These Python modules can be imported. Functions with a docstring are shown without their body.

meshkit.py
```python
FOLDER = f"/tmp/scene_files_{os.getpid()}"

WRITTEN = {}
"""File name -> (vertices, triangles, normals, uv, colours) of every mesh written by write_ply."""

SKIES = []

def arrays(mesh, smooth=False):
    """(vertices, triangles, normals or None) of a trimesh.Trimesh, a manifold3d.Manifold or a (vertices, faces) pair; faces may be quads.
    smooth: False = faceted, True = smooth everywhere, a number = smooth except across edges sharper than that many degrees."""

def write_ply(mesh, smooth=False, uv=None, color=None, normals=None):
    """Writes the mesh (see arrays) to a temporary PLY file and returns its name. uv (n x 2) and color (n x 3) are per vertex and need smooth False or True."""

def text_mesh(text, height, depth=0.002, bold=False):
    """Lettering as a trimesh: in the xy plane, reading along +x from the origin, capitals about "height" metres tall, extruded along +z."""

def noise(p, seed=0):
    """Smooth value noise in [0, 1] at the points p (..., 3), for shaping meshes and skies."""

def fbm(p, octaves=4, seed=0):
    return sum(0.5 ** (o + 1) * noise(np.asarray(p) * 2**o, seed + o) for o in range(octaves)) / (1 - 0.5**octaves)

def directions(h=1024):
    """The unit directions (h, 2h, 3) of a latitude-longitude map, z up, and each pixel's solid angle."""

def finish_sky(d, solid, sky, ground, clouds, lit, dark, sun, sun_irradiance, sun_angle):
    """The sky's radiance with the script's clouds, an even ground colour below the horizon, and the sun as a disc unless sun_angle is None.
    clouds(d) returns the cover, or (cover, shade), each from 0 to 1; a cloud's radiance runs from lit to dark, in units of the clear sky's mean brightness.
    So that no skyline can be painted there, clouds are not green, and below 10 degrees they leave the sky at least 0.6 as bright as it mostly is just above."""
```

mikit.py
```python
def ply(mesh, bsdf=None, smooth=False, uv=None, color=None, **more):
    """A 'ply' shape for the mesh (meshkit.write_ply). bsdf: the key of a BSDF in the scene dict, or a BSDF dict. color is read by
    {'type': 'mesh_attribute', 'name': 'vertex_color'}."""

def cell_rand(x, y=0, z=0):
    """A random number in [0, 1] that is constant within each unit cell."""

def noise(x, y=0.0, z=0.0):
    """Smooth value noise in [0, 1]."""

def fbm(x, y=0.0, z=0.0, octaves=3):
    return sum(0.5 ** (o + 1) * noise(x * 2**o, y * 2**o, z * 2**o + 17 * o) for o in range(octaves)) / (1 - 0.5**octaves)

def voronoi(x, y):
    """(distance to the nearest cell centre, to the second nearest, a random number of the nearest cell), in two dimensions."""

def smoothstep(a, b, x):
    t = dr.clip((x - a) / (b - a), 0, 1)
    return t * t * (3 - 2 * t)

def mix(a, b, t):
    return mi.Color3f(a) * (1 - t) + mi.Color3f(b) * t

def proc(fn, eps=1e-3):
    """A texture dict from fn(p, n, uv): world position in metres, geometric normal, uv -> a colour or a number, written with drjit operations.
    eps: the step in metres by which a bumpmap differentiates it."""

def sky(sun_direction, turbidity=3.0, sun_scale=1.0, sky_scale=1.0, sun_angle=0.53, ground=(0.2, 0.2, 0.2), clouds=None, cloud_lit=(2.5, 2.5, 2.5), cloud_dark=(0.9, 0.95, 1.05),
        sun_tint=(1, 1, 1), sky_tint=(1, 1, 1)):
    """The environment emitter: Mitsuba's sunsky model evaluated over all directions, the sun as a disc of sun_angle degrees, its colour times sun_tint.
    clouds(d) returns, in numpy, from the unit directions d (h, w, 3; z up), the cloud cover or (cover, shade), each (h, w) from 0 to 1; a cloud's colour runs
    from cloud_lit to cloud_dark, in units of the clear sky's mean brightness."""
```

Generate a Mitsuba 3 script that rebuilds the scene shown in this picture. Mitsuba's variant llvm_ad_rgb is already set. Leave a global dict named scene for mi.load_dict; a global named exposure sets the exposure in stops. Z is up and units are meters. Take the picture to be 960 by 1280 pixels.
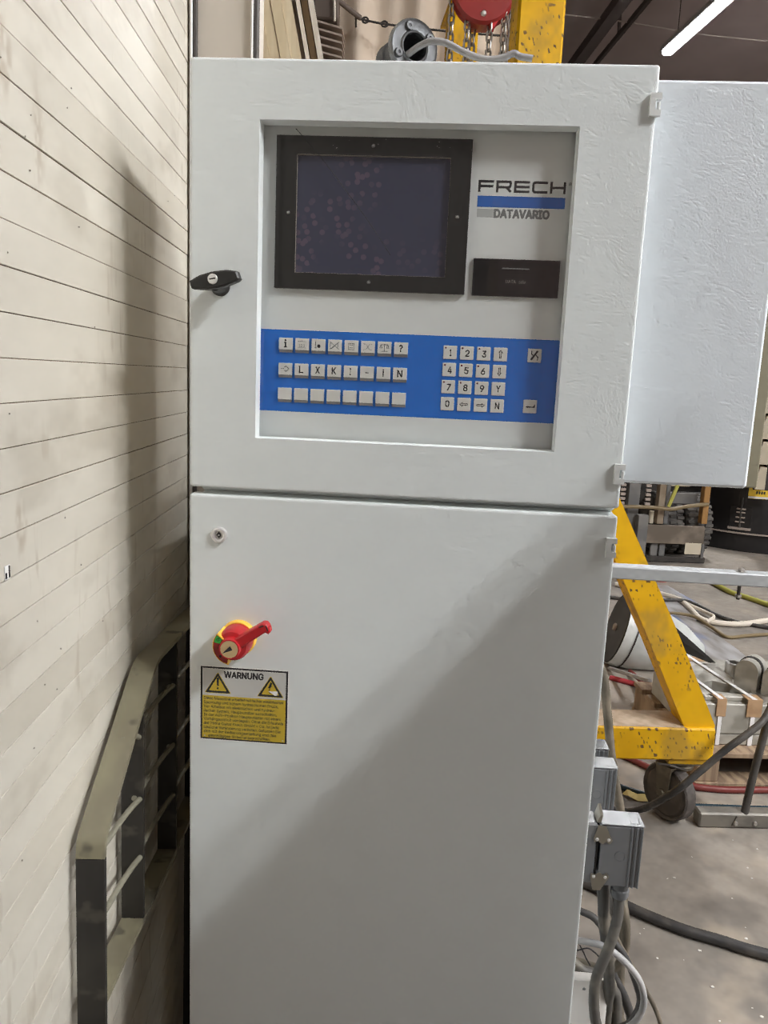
import math, random
import numpy as np, trimesh, drjit as dr, mitsuba as mi, mikit, meshkit
import manifold3d as m3
from shapely.geometry import Polygon, LineString, Point, box as sbox
from shapely.ops import unary_union
from mikit import noise, fbm, smoothstep, mix, proc

random.seed(7)
RNG = np.random.default_rng(11)
T = mi.ScalarTransform4f
scene, labels = {}, {}

# ------------------------------------------------------------------ camera, light, exposure
exposure = 0.0
_C = np.array([[0.9990, 0.0364, 0.0389], [-0.0322, -0.1698, 0.9850], [0.0425, -0.9851, -0.1684]])   # columns: right, down, forward
_u, _s, _v = np.linalg.svd(_C)
_C = _u @ _v
EYE = np.array([0, 0, 1.55])
_cam = np.eye(4)
_cam[:3, 0], _cam[:3, 1], _cam[:3, 2], _cam[:3, 3] = -_C[:, 0], -_C[:, 1], _C[:, 2], EYE
scene['camera'] = {'type': 'perspective', 'fov': 2 * math.degrees(math.atan(480 / 975)), 'fov_axis': 'x', 'near_clip': 0.02, 'far_clip': 100.0,
                   'to_world': T(_cam.tolist())}
LAMP = 228.0                       # radiance of the ceiling tubes
LAMP_RGB = (0.985, 1.0, 1.01)
LAMP_Z = 5.73
ROW_1 = [9.3, 0.2]     # along the row that shows in the photograph
PAIR = [(3.83, -1.95), (4.17, -1.95)]     # two shorter tubes side by side nearer the photographer
ROW_2 = [0.2, -4.35]
ROW_3 = [0.2, -4.35]


# ------------------------------------------------------------------ helpers
def mat(name, color, rough=0.5, metallic=0.0, specular=0.5, bump=None, bump_scale=1.0, eps=1e-3, **more):
    c = color if isinstance(color, dict) else {'type': 'rgb', 'value': list(color)}
    r = rough if isinstance(rough, dict) else float(rough)
    b = {'type': 'principled', 'base_color': c, 'roughness': r, 'metallic': float(metallic), 'specular': float(specular), **more}
    if bump is not None:
        b = {'type': 'bumpmap', 'texture': proc(bump, eps), 'scale': float(bump_scale), 'bsdf': b}
    scene['mat_' + name] = {'type': 'twosided', 'bsdf': b}
    return 'mat_' + name


_used = {}


def key_of(parent, name):
    base = f'{parent}__{name}' if parent else name
    n = _used.get(base, 0)
    _used[base] = n + 1
    return base if n == 0 else f'{base}_{n:03d}'


def thing(name, label, category, group=None):
    k = key_of(None, name)
    labels[k] = {'label': label, 'category': category}
    if group:
        labels[k]['group'] = group
    return k


def put(parent, name, mesh, material, smooth=False, label=None, kind=None, M=None):
    """One entry of the scene: a part of parent (or, with parent None, a thing)."""
    k = key_of(parent, name)
    if isinstance(mesh, list):
        mesh = trimesh.util.concatenate(mesh)
    if M is not None:
        mesh = moved(mesh, M)
    scene[k] = mikit.ply(mesh, material, smooth=smooth)
    d = {}
    if label:
        d['label'] = label
    if kind:
        d['kind'] = kind
    if d:
        labels[k] = {**labels.get(k, {}), **d}
    return k


def reuse(parent, name, source, to_world=None, label=None):
    k = key_of(parent, name)
    scene[k] = dict(scene[source])
    if to_world is not None:
        scene[k]['to_world'] = T(np.asarray(to_world).tolist())
    if label:
        labels[k] = {'label': label}
    return k


def moved(mesh, M):
    m = mesh.copy()
    m.apply_transform(M)
    return m


def frame(o, x=None, y=None, z=None):
    """4x4 with the given axes (two are enough) at o."""
    a = {}
    for n, v in (('x', x), ('y', y), ('z', z)):
        if v is not None:
            v = np.asarray(v, float)
            a[n] = v / np.linalg.norm(v)
    if 'z' in a and 'x' not in a and 'y' not in a:
        h = np.array([0, 0, 1.0]) if abs(a['z'][2]) < 0.9 else np.array([1.0, 0, 0])
        a['x'] = np.cross(h, a['z']); a['x'] /= np.linalg.norm(a['x'])
    if 'x' in a and 'z' in a:
        a['x'] = a['x'] - a['z'] * (a['x'] @ a['z']); a['x'] /= np.linalg.norm(a['x'])
        a['y'] = np.cross(a['z'], a['x'])
    elif 'y' in a and 'z' in a:
        a['y'] = a['y'] - a['z'] * (a['y'] @ a['z']); a['y'] /= np.linalg.norm(a['y'])
        a['x'] = np.cross(a['y'], a['z'])
    elif 'x' in a and 'y' in a:
        a['y'] = a['y'] - a['x'] * (a['x'] @ a['y']); a['y'] /= np.linalg.norm(a['y'])
        a['z'] = np.cross(a['x'], a['y'])
    M = np.eye(4)
    M[:3, 0], M[:3, 1], M[:3, 2], M[:3, 3] = a['x'], a['y'], a['z'], o
    return M


def rbox(x0, x1, y0, y1, z0, z1, b=0.002):
    """Box with chamfered edges."""
    b = min(b, 0.45 * min(x1 - x0, y1 - y0, z1 - z0))
    if b <= 0:
        return trimesh.creation.box(bounds=[[x0, y0, z0], [x1, y1, z1]])
    p = []
    for sx in (0, 1):
        for sy in (0, 1):
            for sz in (0, 1):
                c = np.array([(x0, x1)[sx], (y0, y1)[sy], (z0, z1)[sz]], float)
                d = np.array([1 - 2 * sx, 1 - 2 * sy, 1 - 2 * sz]) * b
                for k in range(3):
                    q = c + d
                    q[k] = c[k]
                    p.append(q)
    return trimesh.Trimesh(np.array(p)).convex_hull


def hull(points):
    return trimesh.Trimesh(np.asarray(points, float)).convex_hull


def plain(x0, x1, y0, y1, z0, z1):
    return trimesh.creation.box(bounds=[[x0, y0, z0], [x1, y1, z1]])


def ext(poly, h):
    g = getattr(poly, 'geoms', [poly])
    return trimesh.util.concatenate([trimesh.creation.extrude_polygon(q, h, engine='earcut') for q in g if q.area > 0])


def ext_bevel(poly, h, b):
    """Extruded convex-ish outline whose upper rim is chamfered."""
    lo = np.array(poly.exterior.coords)[:-1]
    hi = np.array(poly.buffer(-b, join_style=2).exterior.coords)[:-1]
    P = [[*q, 0] for q in lo] + [[*q, h - b] for q in lo] + [[*q, h] for q in hi]
    return hull(P)


def stroke(pts, w, cap=2, join=2):
    return LineString(pts).buffer(w / 2, cap_style=cap, join_style=join)


def lathe(profile, n=32):
    return trimesh.creation.revolve(np.asarray(profile, float), sections=n)


def rod(p, q, r, n=12):
    p, q = np.asarray(p, float), np.asarray(q, float)
    L = np.linalg.norm(q - p)
    return moved(lathe([(0, 0), (r, 0), (r, L), (0, L)], n), frame(p, z=q - p))


def bar(p, q, w, h, up=(0, 0, 1), b=0.002):
    """Rectangular bar from p to q; h along up, w across."""
    p, q = np.asarray(p, float), np.asarray(q, float)
    L = np.linalg.norm(q - p)
    x = (q - p) / L
    y = np.cross(up, x)
    return moved(rbox(0, L, -w / 2, w / 2, -h / 2, h / 2, b), frame(p, x=x, y=y))


def spline(pts, k=8):
    P = np.asarray(pts, float)
    P = np.vstack([2 * P[0] - P[1], P, 2 * P[-1] - P[-2]])
    out = []
    for i in range(1, len(P) - 2):
        a, b, c, d = P[i - 1:i + 3]
        for t in np.arange(k) / k:
            out.append(0.5 * (2 * b + (c - a) * t + (2 * a - 5 * b + 4 * c - d) * t * t + (3 * b - a - 3 * c + d) * t ** 3))
    out.append(P[-2])
    return np.array(out)


def tube(pts, r, n=10, k=8, closed=False):
    P = spline(pts, k) if k else np.asarray(pts, float)
    m = len(P)
    rr = np.broadcast_to(r, (m,)) if np.ndim(r) == 0 or len(np.atleast_1d(r)) == m else np.interp(np.linspace(0, 1, m), np.linspace(0, 1, len(r)), r)
    if closed:
        t = np.roll(P, -1, 0) - np.roll(P, 1, 0)
    else:
        t = np.gradient(P, axis=0)
    t /= np.linalg.norm(t, axis=1, keepdims=True)
    a = np.cross(t[0], [0, 0, 1.0] if abs(t[0][2]) < 0.9 else [1.0, 0, 0])
    a /= np.linalg.norm(a)
    V = []
    ang = np.arange(n) * 2 * np.pi / n
    for i in range(m):
        a = a - t[i] * (a @ t[i]); a /= np.linalg.norm(a)
        b = np.cross(t[i], a)
        V.append(P[i] + rr[i] * (np.cos(ang)[:, None] * a + np.sin(ang)[:, None] * b))
    V = np.vstack(V)
    F = []
    for i in range(m if closed else m - 1):
        j2 = (i + 1) % m
        for j in range(n):
            A, B, C, D = i * n + j, i * n + (j + 1) % n, j2 * n + (j + 1) % n, j2 * n + j
            F += [[A, B, C], [A, C, D]]
    if not closed:
        V = np.vstack([V, P[0], P[-1]])
        for j in range(n):
            F.append([len(V) - 2, (j + 1) % n, j])
            F.append([len(V) - 1, (m - 1) * n + j, (m - 1) * n + (j + 1) % n])
    return trimesh.Trimesh(V, np.array(F), process=False)


def man(mesh):
    return m3.Manifold(m3.Mesh(np.asarray(mesh.vertices, np.float32), np.asarray(mesh.faces, np.uint32)))


def tri(man_):
    m = man_.to_mesh()
    return trimesh.Trimesh(m.vert_properties[:, :3], m.tri_verts, process=False)


def cut(a, *bs):
    r = man(a)
    for b in bs:
        r = r - man(b)
    return tri(r)


def heavy(m, e):
    return trimesh.util.concatenate([m] + [moved(m, trimesh.transformations.translation_matrix([a, b, 0])) for a, b in ((e, 0), (-e, 0), (0, e), (0, -e))])


def text(s, height, width=None, depth=0.0003, bold=False, center=False):
    """Lettering in the xy plane from the origin, optionally stretched to a width."""
    m = meshkit.text_mesh(s, height, depth, bold)
    m.apply_translation([-m.bounds[0][0], 0, 0])
    if width:
        m.apply_transform(np.diag([width / m.bounds[1][0], 1, 1, 1]))
    if center:
        m.apply_translation([-m.bounds[1][0] / 2, 0, 0])
    return m


# ------------------------------------------------------------------ materials
def n3(p, s, o=3):
    return fbm(p.x * s, p.y * s, p.z * s, o)


def wall_paint(tone):
    def f(p, n, uv):
        big = fbm(p.y * 1.7 + 3, p.z * 1.7, 4 + tone * 9, 3)
        fine = fbm(p.y * 9, p.z * 24, tone * 31, 4)
        c = mix((0.56, 0.53, 0.462), (0.515, 0.482, 0.412), smoothstep(0.35, 0.65, big))
        c = c * (0.95 + 0.10 * fine) * (1 - 0.05 * tone)
        # finger and rub marks: short, mostly upright brown smears
        s = noise(p.y * 26 + 5, p.z * 13, 2.5) * noise(p.y * 6, p.z * 5, 8.5)
        smear = smoothstep(0.45, 0.64, s) * smoothstep(0.3, 0.7, fbm(p.y * 90, p.z * 60, 1.5, 2))
        c = mix(c, (0.33, 0.27, 0.20), 0.6 * smear)
        rub = smoothstep(0.50, 0.74, fbm(p.y * 6.0 + 40, p.z * 11.0, 6.5, 5))
        c = mix(c, (0.35, 0.315, 0.255), 0.42 * rub)
        streak = smoothstep(0.58, 0.74, fbm(p.y * 55 + 3, p.z * 12, 3.5, 3)) * smoothstep(0.45, 0.65, noise(p.y * 7, p.z * 5, 1.5))
        return mix(c, (0.32, 0.265, 0.20), 0.35 * streak)
    return f


for i, tone in enumerate((0.0, 0.45, 1.0)):
    mat(f'plank_{i}', proc(wall_paint(tone)), 0.42, specular=0.35)
mat('wall_gap', (0.17, 0.138, 0.105), 0.9)
mat('nail', (0.16, 0.14, 0.12), 0.6)


def orange_peel(p, n, uv):
    return fbm(p.x * 420, p.y * 420, p.z * 420, 2)


def grey_paint(c0, k):
    def f(p, n, uv):
        v = fbm(p.x * 5 + k, p.y * 5, p.z * 5, 4)
        return mi.Color3f(c0) * (0.975 + 0.05 * v)
    return f


mat('cabinet', proc(grey_paint((0.685, 0.725, 0.725), 1)), 0.38, specular=0.45, bump=orange_peel, bump_scale=0.0007, eps=4e-4)
mat('side_box', proc(grey_paint((0.67, 0.715, 0.75), 7)), 0.32, specular=0.5, bump=orange_peel, bump_scale=0.0008, eps=4e-4)
mat('panel_grey', proc(grey_paint((0.735, 0.765, 0.75), 3)), 0.45, specular=0.4)
mat('hinge_grey', (0.66, 0.68, 0.67), 0.35)
mat('black_plastic', (0.018, 0.018, 0.017), 0.42)
mat('black_gloss', (0.012, 0.012, 0.013), 0.22)
mat('dark', (0.012, 0.011, 0.010), 0.7)
mat('chrome', (0.80, 0.80, 0.80), 0.25, metallic=0.75)
mat('steel', (0.55, 0.54, 0.52), 0.35, metallic=1.0)
mat('bright_frame', (0.40, 0.36, 0.31), 0.4, metallic=0.5)


def screen_look(p, n, uv):
    # aged coating of the tube: roundish mauve blotches, in groups, on a dark blue grey ground
    x, z = p.x * 92, p.z * 92
    f, _, c = mikit.voronoi(x, z)
    near = smoothstep(0.34, 0.60, noise(p.x * 21 + 3, p.z * 21 + 5, 4.5))
    spot = smoothstep(0.42, 0.26, f) * smoothstep(0.25, 0.55, c) * near
    return mix((0.048, 0.052, 0.088), (0.104, 0.078, 0.116), spot)


mat('screen', proc(screen_look), 0.35, specular=0.6)
mat('blue', (0.024, 0.165, 0.60), 0.4)
mat('logo_blue', (0.035, 0.135, 0.46), 0.4)
mat('key', (0.72, 0.72, 0.68), 0.4)
mat('key_lip', (0.30, 0.29, 0.27), 0.5)
mat('ink', (0.016, 0.016, 0.018), 0.6)
mat('ink_grey', (0.17, 0.18, 0.18), 0.6)
mat('ink_pale', (0.20, 0.20, 0.185), 0.6)
mat('print_grey', (0.46, 0.485, 0.475), 0.5)
mat('print_white', (0.72, 0.72, 0.70), 0.5)
mat('led_red', (0.10, 0.006, 0.010), 0.4)
mat('speck', (0.75, 0.74, 0.70), 0.6)
scene['mat_pane'] = {'type': 'thindielectric', 'int_ior': 1.49, 'ext_ior': 1.0}
mat('red', (0.42, 0.014, 0.018), 0.32)
mat('red_dark', (0.22, 0.012, 0.010), 0.4)
mat('switch_yellow', (0.82, 0.50, 0.07), 0.42)
mat('switch_tan', (0.50, 0.36, 0.19), 0.4)
mat('green', (0.03, 0.36, 0.04), 0.5)
mat('sign_yellow', (0.50, 0.36, 0.035), 0.45)
mat('sign_grey', (0.50, 0.50, 0.48), 0.45)


def gantry_paint(p, n, uv):
    c = mix((0.70, 0.40, 0.006), (0.60, 0.33, 0.005), smoothstep(0.35, 0.7, n3(p, 7)))
    chip = smoothstep(0.74, 0.80, noise(p.x * 165 + 40 * p.z, p.y * 165, p.z * 62)) * smoothstep(0.36, 0.60, noise(p.x * 9, p.y * 9, p.z * 9 + 3))
    c = mix(c, (0.13, 0.07, 0.025), chip)
    grime = smoothstep(0.50, 0.72, fbm(p.x * 13 + 4, p.y * 13, p.z * 7, 4))
    return mix(c, (0.27, 0.17, 0.05), 0.55 * grime)


mat('gantry', proc(gantry_paint), 0.5, specular=0.25)


def gantry_dust(p, n, uv):
    g = fbm(p.x * 20, p.y * 20, p.z * 20, 4)
    return mix((0.33, 0.25, 0.17), (0.50, 0.40, 0.30), smoothstep(0.3, 0.7, g))


mat('gantry_dirty', proc(gantry_dust), 0.7)
mat('red_hoist', (0.23, 0.012, 0.010), 0.4)


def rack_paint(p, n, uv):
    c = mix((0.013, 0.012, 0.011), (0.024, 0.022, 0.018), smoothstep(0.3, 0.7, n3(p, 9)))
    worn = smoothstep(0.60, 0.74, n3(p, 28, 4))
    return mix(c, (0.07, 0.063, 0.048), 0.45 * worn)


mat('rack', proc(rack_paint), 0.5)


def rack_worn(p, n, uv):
    # lighter olive grey faces of the flat bar, black paint left in patches at the bends
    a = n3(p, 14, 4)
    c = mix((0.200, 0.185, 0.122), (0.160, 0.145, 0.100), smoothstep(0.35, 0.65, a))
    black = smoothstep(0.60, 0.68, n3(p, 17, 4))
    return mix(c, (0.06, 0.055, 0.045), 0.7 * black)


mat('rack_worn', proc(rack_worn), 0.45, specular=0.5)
mat('rod_worn', (0.20, 0.19, 0.145), 0.45)


def galvanised(p, n, uv):
    v = noise(p.x * 60, p.y * 60, p.z * 90)
    w = fbm(p.x * 14, p.y * 14, p.z * 14, 3)
    return mix((0.35, 0.375, 0.39), (0.46, 0.48, 0.49), 0.6 * v + 0.4 * w)


mat('galvanised', proc(galvanised), 0.45, metallic=0.35)


def floor_look(p, n, uv):
    big = fbm(p.x * 1.1 + 2, p.y * 1.1, 1.5, 4)
    mid = fbm(p.x * 4.5, p.y * 4.5 + 9, 3.5, 4)
    fine = fbm(p.x * 26, p.y * 26, 5.5, 3)
    c = mix((0.305, 0.272, 0.233), (0.205, 0.187, 0.166), smoothstep(0.36, 0.66, big))
    c = mix(c, (0.37, 0.32, 0.26), 0.75 * smoothstep(0.55, 0.75, mid))
    c = mix(c, (0.088, 0.078, 0.070), 0.8 * smoothstep(0.56, 0.76, fbm(p.x * 2.6 + 20, p.y * 2.6, 7.5, 4)))
    return c * (0.82 + 0.36 * fine)


mat('floor', proc(floor_look), 0.62, specular=0.3)
mat('grit', (0.62, 0.60, 0.56), 0.8)


def curtain_look(p, n, uv):
    c = mix((0.74, 0.63, 0.51), (0.66, 0.555, 0.445), smoothstep(0.3, 0.7, fbm(p.x * 3, p.z * 0.8, 1.5, 3)))
    return c


mat('backwall', proc(curtain_look), 0.75)
mat('hall_wall', (0.36, 0.35, 0.33), 0.8)
mat('roof', proc(lambda p, n, uv: mix((0.50, 0.405, 0.385), (0.39, 0.31, 0.295), fbm(p.x * 1.5, p.y * 1.5, 2.5, 3))), 0.7)
mat('truss', (0.075, 0.058, 0.053), 0.6)
mat('jamb', proc(lambda p, n, uv: mix((0.50, 0.455, 0.395), (0.46, 0.415, 0.355), fbm(p.x * 9, p.y * 9, p.z * 4, 3))), 0.5)
mat('trim_metal', (0.62, 0.60, 0.57), 0.4, metallic=0.4)
mat('trim_dark', (0.045, 0.040, 0.036), 0.6)


def ply_wood(c1, c2, k):
    def f(p, n, uv):
        g = fbm(p.x * 60 + k, p.y * 14, p.z * 1.6, 4)
        return mix(c1, c2, smoothstep(0.3, 0.7, g))
    return f


mat('board_cream', proc(ply_wood((0.68, 0.555, 0.355), (0.76, 0.64, 0.44), 3)), 0.6)
mat('board_brown', proc(ply_wood((0.33, 0.25, 0.16), (0.42, 0.32, 0.21), 5)), 0.65)
mat('board_pale', proc(ply_wood((0.66, 0.60, 0.50), (0.74, 0.68, 0.58), 8)), 0.6)
mat('heater', (0.13, 0.10, 0.082), 0.55)
mat('heater_fin', (0.34, 0.275, 0.225), 0.5)
mat('cast_alu', proc(lambda p, n, uv: mix((0.12, 0.125, 0.13), (0.19, 0.195, 0.20), n3(p, 60))), 0.30, metallic=0.7)
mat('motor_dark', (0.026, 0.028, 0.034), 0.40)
mat('cable_grey', (0.33, 0.33, 0.32), 0.5)
mat('chain', (0.36, 0.34, 0.31), 0.35, metallic=0.9)
mat('rubber', proc(lambda p, n, uv: mix((0.022, 0.022, 0.022), (0.055, 0.050, 0.045), n3(p, 30))), 0.7)


def dusty(c, d, k):
    return proc(lambda p, n, uv: mix(c, d, smoothstep(0.40, 0.72, n3(p, k, 4))))


mat('cable_a', dusty((0.060, 0.058, 0.053), (0.14, 0.125, 0.10), 22), 0.55)
mat('cable_b', dusty((0.085, 0.080, 0.072), (0.17, 0.155, 0.125), 26), 0.5)
mat('cable_c', dusty((0.10, 0.085, 0.062), (0.18, 0.15, 0.11), 24), 0.6)
mat('cable_d', dusty((0.30, 0.30, 0.305), (0.40, 0.39, 0.38), 18), 0.45)
mat('cable_e', dusty((0.035, 0.034, 0.034), (0.075, 0.068, 0.060), 20), 0.55)
mat('white_metal', dusty((0.70, 0.68, 0.65), (0.58, 0.54, 0.49), 9), 0.5)
mat('hood_grey', dusty((0.130, 0.136, 0.144), (0.160, 0.163, 0.166), 18), 0.33, specular=0.9)
mat('hood_ridge', (0.120, 0.126, 0.134), 0.4)
mat('latch', (0.30, 0.28, 0.235), 0.35, metallic=0.8)
mat('wood', proc(ply_wood((0.19, 0.132, 0.088), (0.345, 0.25, 0.165), 2)), 0.75)
mat('cast_block', dusty((0.40, 0.39, 0.35), (0.26, 0.25, 0.215), 12), 0.5, metallic=0.2)
mat('cast_dark', (0.030, 0.028, 0.025), 0.6)
mat('strap_white', (0.74, 0.74, 0.75), 0.4)
mat('cardboard', dusty((0.40, 0.26, 0.15), (0.33, 0.205, 0.11), 20), 0.8)
mat('drum_white', dusty((0.56, 0.58, 0.565), (0.47, 0.49, 0.475), 7), 0.35)
mat('wheel', dusty((0.085, 0.072, 0.060), (0.15, 0.125, 0.10), 16), 0.6)
mat('wheel_tread', dusty((0.055, 0.047, 0.042), (0.10, 0.085, 0.075), 20), 0.65)
mat('fork_steel', dusty((0.15, 0.13, 0.095), (0.22, 0.19, 0.14), 25), 0.45, metallic=0.4)
mat('stand_steel', dusty((0.19, 0.175, 0.150), (0.13, 0.12, 0.105), 15), 0.5, metallic=0.3)
mat('stand_tube', dusty((0.050, 0.046, 0.042), (0.085, 0.078, 0.070), 15), 0.5)
mat('pvc_red', (0.36, 0.035, 0.045), 0.5)
mat('hose_red', (0.17, 0.030, 0.025), 0.5)
mat('hose_blue', (0.020, 0.045, 0.062), 0.4)
mat('hose_green', (0.42, 0.40, 0.08), 0.45)
mat('cord_white', (0.72, 0.66, 0.56), 0.5)
mat('cord_brown', (0.22, 0.165, 0.085), 0.55)
mat('paper_yellow', (0.74, 0.62, 0.26), 0.7)


def film_look(p, n, uv):
    v = fbm(p.x * 7, p.y * 2.2, 1.5, 4)
    c = mix((0.24, 0.225, 0.21), (0.42, 0.42, 0.43), smoothstep(0.35, 0.65, v))
    return mix(c, (0.15, 0.22, 0.44), 0.8 * smoothstep(0.58, 0.66, fbm(p.x * 3 + 4, p.y * 1.6, 8.5, 3)))


mat('film', proc(film_look), 0.25, specular=0.7)
mat('lift_dark', dusty((0.030, 0.028, 0.026), (0.060, 0.052, 0.045), 12), 0.55)
mat('lift_grey', dusty((0.145, 0.145, 0.145), (0.20, 0.195, 0.185), 8), 0.5)
mat('lift_plate', dusty((0.135, 0.110, 0.085), (0.23, 0.19, 0.15), 6), 0.6)
mat('lift_brown', dusty((0.26, 0.20, 0.14), (0.34, 0.28, 0.21), 9), 0.6)
mat('lift_orange', (0.36, 0.19, 0.06), 0.6)
mat('tyre', dusty((0.085, 0.080, 0.075), (0.16, 0.15, 0.135), 14), 0.8)
mat('lift_black', (0.014, 0.013, 0.014), 0.4)
mat('lift_beige', (0.60, 0.54, 0.42), 0.5)
mat('lift_edge', (0.40, 0.34, 0.30), 0.5)
mat('olive_strip', (0.21, 0.19, 0.13), 0.5)
mat('orange', (0.80, 0.26, 0.02), 0.4)
mat('guard', (0.36, 0.37, 0.37), 0.5)  # grey of the added shade panel
mat('tag_yellow', (0.80, 0.55, 0.05), 0.5)

# ------------------------------------------------------------------ the room
WALL_X = -0.345
put(None, 'floor', plain(-0.6, 21, -15, 21, -0.2, 0.0), 'mat_floor', kind='structure')
put(None, 'ceiling', plain(-0.6, 21, -15, 21, 6.9, 7.1), 'mat_roof', kind='structure')
wl = put(None, 'wall_left', plain(-0.6, WALL_X - 0.0014, -15, 1.62, 0, 6.9), 'mat_wall_gap', kind='structure')
put(None, 'wall_right', plain(20.8, 21.0, -15, 21, 0, 6.9), 'mat_hall_wall', kind='structure')
put(None, 'wall_front', plain(-0.6, 21, -15.2, -12, 0, 6.9), 'mat_roof', kind='structure')
put(None, 'wall_far', plain(-0.6, 21, 21, 21.2, 0, 6.9), 'mat_hall_wall', kind='structure')
PITCH, SEAM = 0.0438, 1.5541
k0 = int(math.floor((0.02 - SEAM) / PITCH)) + 1
plank_ply = {}
for k in range(k0, k0 + 84):
    zb = SEAM + k * PITCH
    gap = random.choice((0.0009, 0.0011, 0.0012, 0.0014, 0.0021))
    proud = random.uniform(-0.0006, 0.0006)
    mesh = rbox(WALL_X - 0.012, WALL_X + proud, -9.0, 1.6245, zb + gap / 2, zb + PITCH - gap / 2, 0.0003)
    put('wall_left', 'plank', mesh, f'mat_plank_{random.choice((0, 0, 1, 1, 2))}')
put(None, 'wall_left_upper', plain(-0.6, WALL_X, -15, 1.611, SEAM + (k0 + 84) * PITCH, 6.9), 'mat_plank_0', kind='structure')
nails = []
for (y, z) in [(0.80, 1.83), (0.866, 1.80), (0.85, 1.775), (0.97, 1.84), (0.985, 1.866), (1.0, 1.715), (1.05, 1.60), (0.80, 1.655), (0.92, 1.86), (0.86, 1.745), (0.79, 1.50), (1.45, 1.84), (1.5, 1.86),
               (0.93, 1.37), (0.84, 1.27), (0.905, 1.215), (0.855, 1.19), (0.98, 1.30), (0.89, 1.17), (1.06, 1.20), (0.82, 1.13), (0.78, 1.02)]:
    nails.append(moved(lathe([(0, 0), (0.0009, 0), (0.0009, 0.001), (0, 0.001)], 8), frame((WALL_X + 0.0002, y, z), z=(1, 0, 0))))
put('wall_left', 'nail', nails, 'mat_nail', kind='stuff')
t = thing('wall_sticker', 'tiny black and white sticker scrap on the cream plank wall', 'sticker')
put(t, 'paper', plain(WALL_X + 0.0006, WALL_X + 0.0012, 0.7655, 0.777, 1.336, 1.350), 'mat_print_white')
put(t, 'mark', [plain(WALL_X + 0.0012, WALL_X + 0.0015, 0.766, 0.7695, 1.337, 1.343), plain(WALL_X + 0.0012, WALL_X + 0.0015, 0.7735, 0.7765, 1.337, 1.349)], 'mat_ink')

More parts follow.
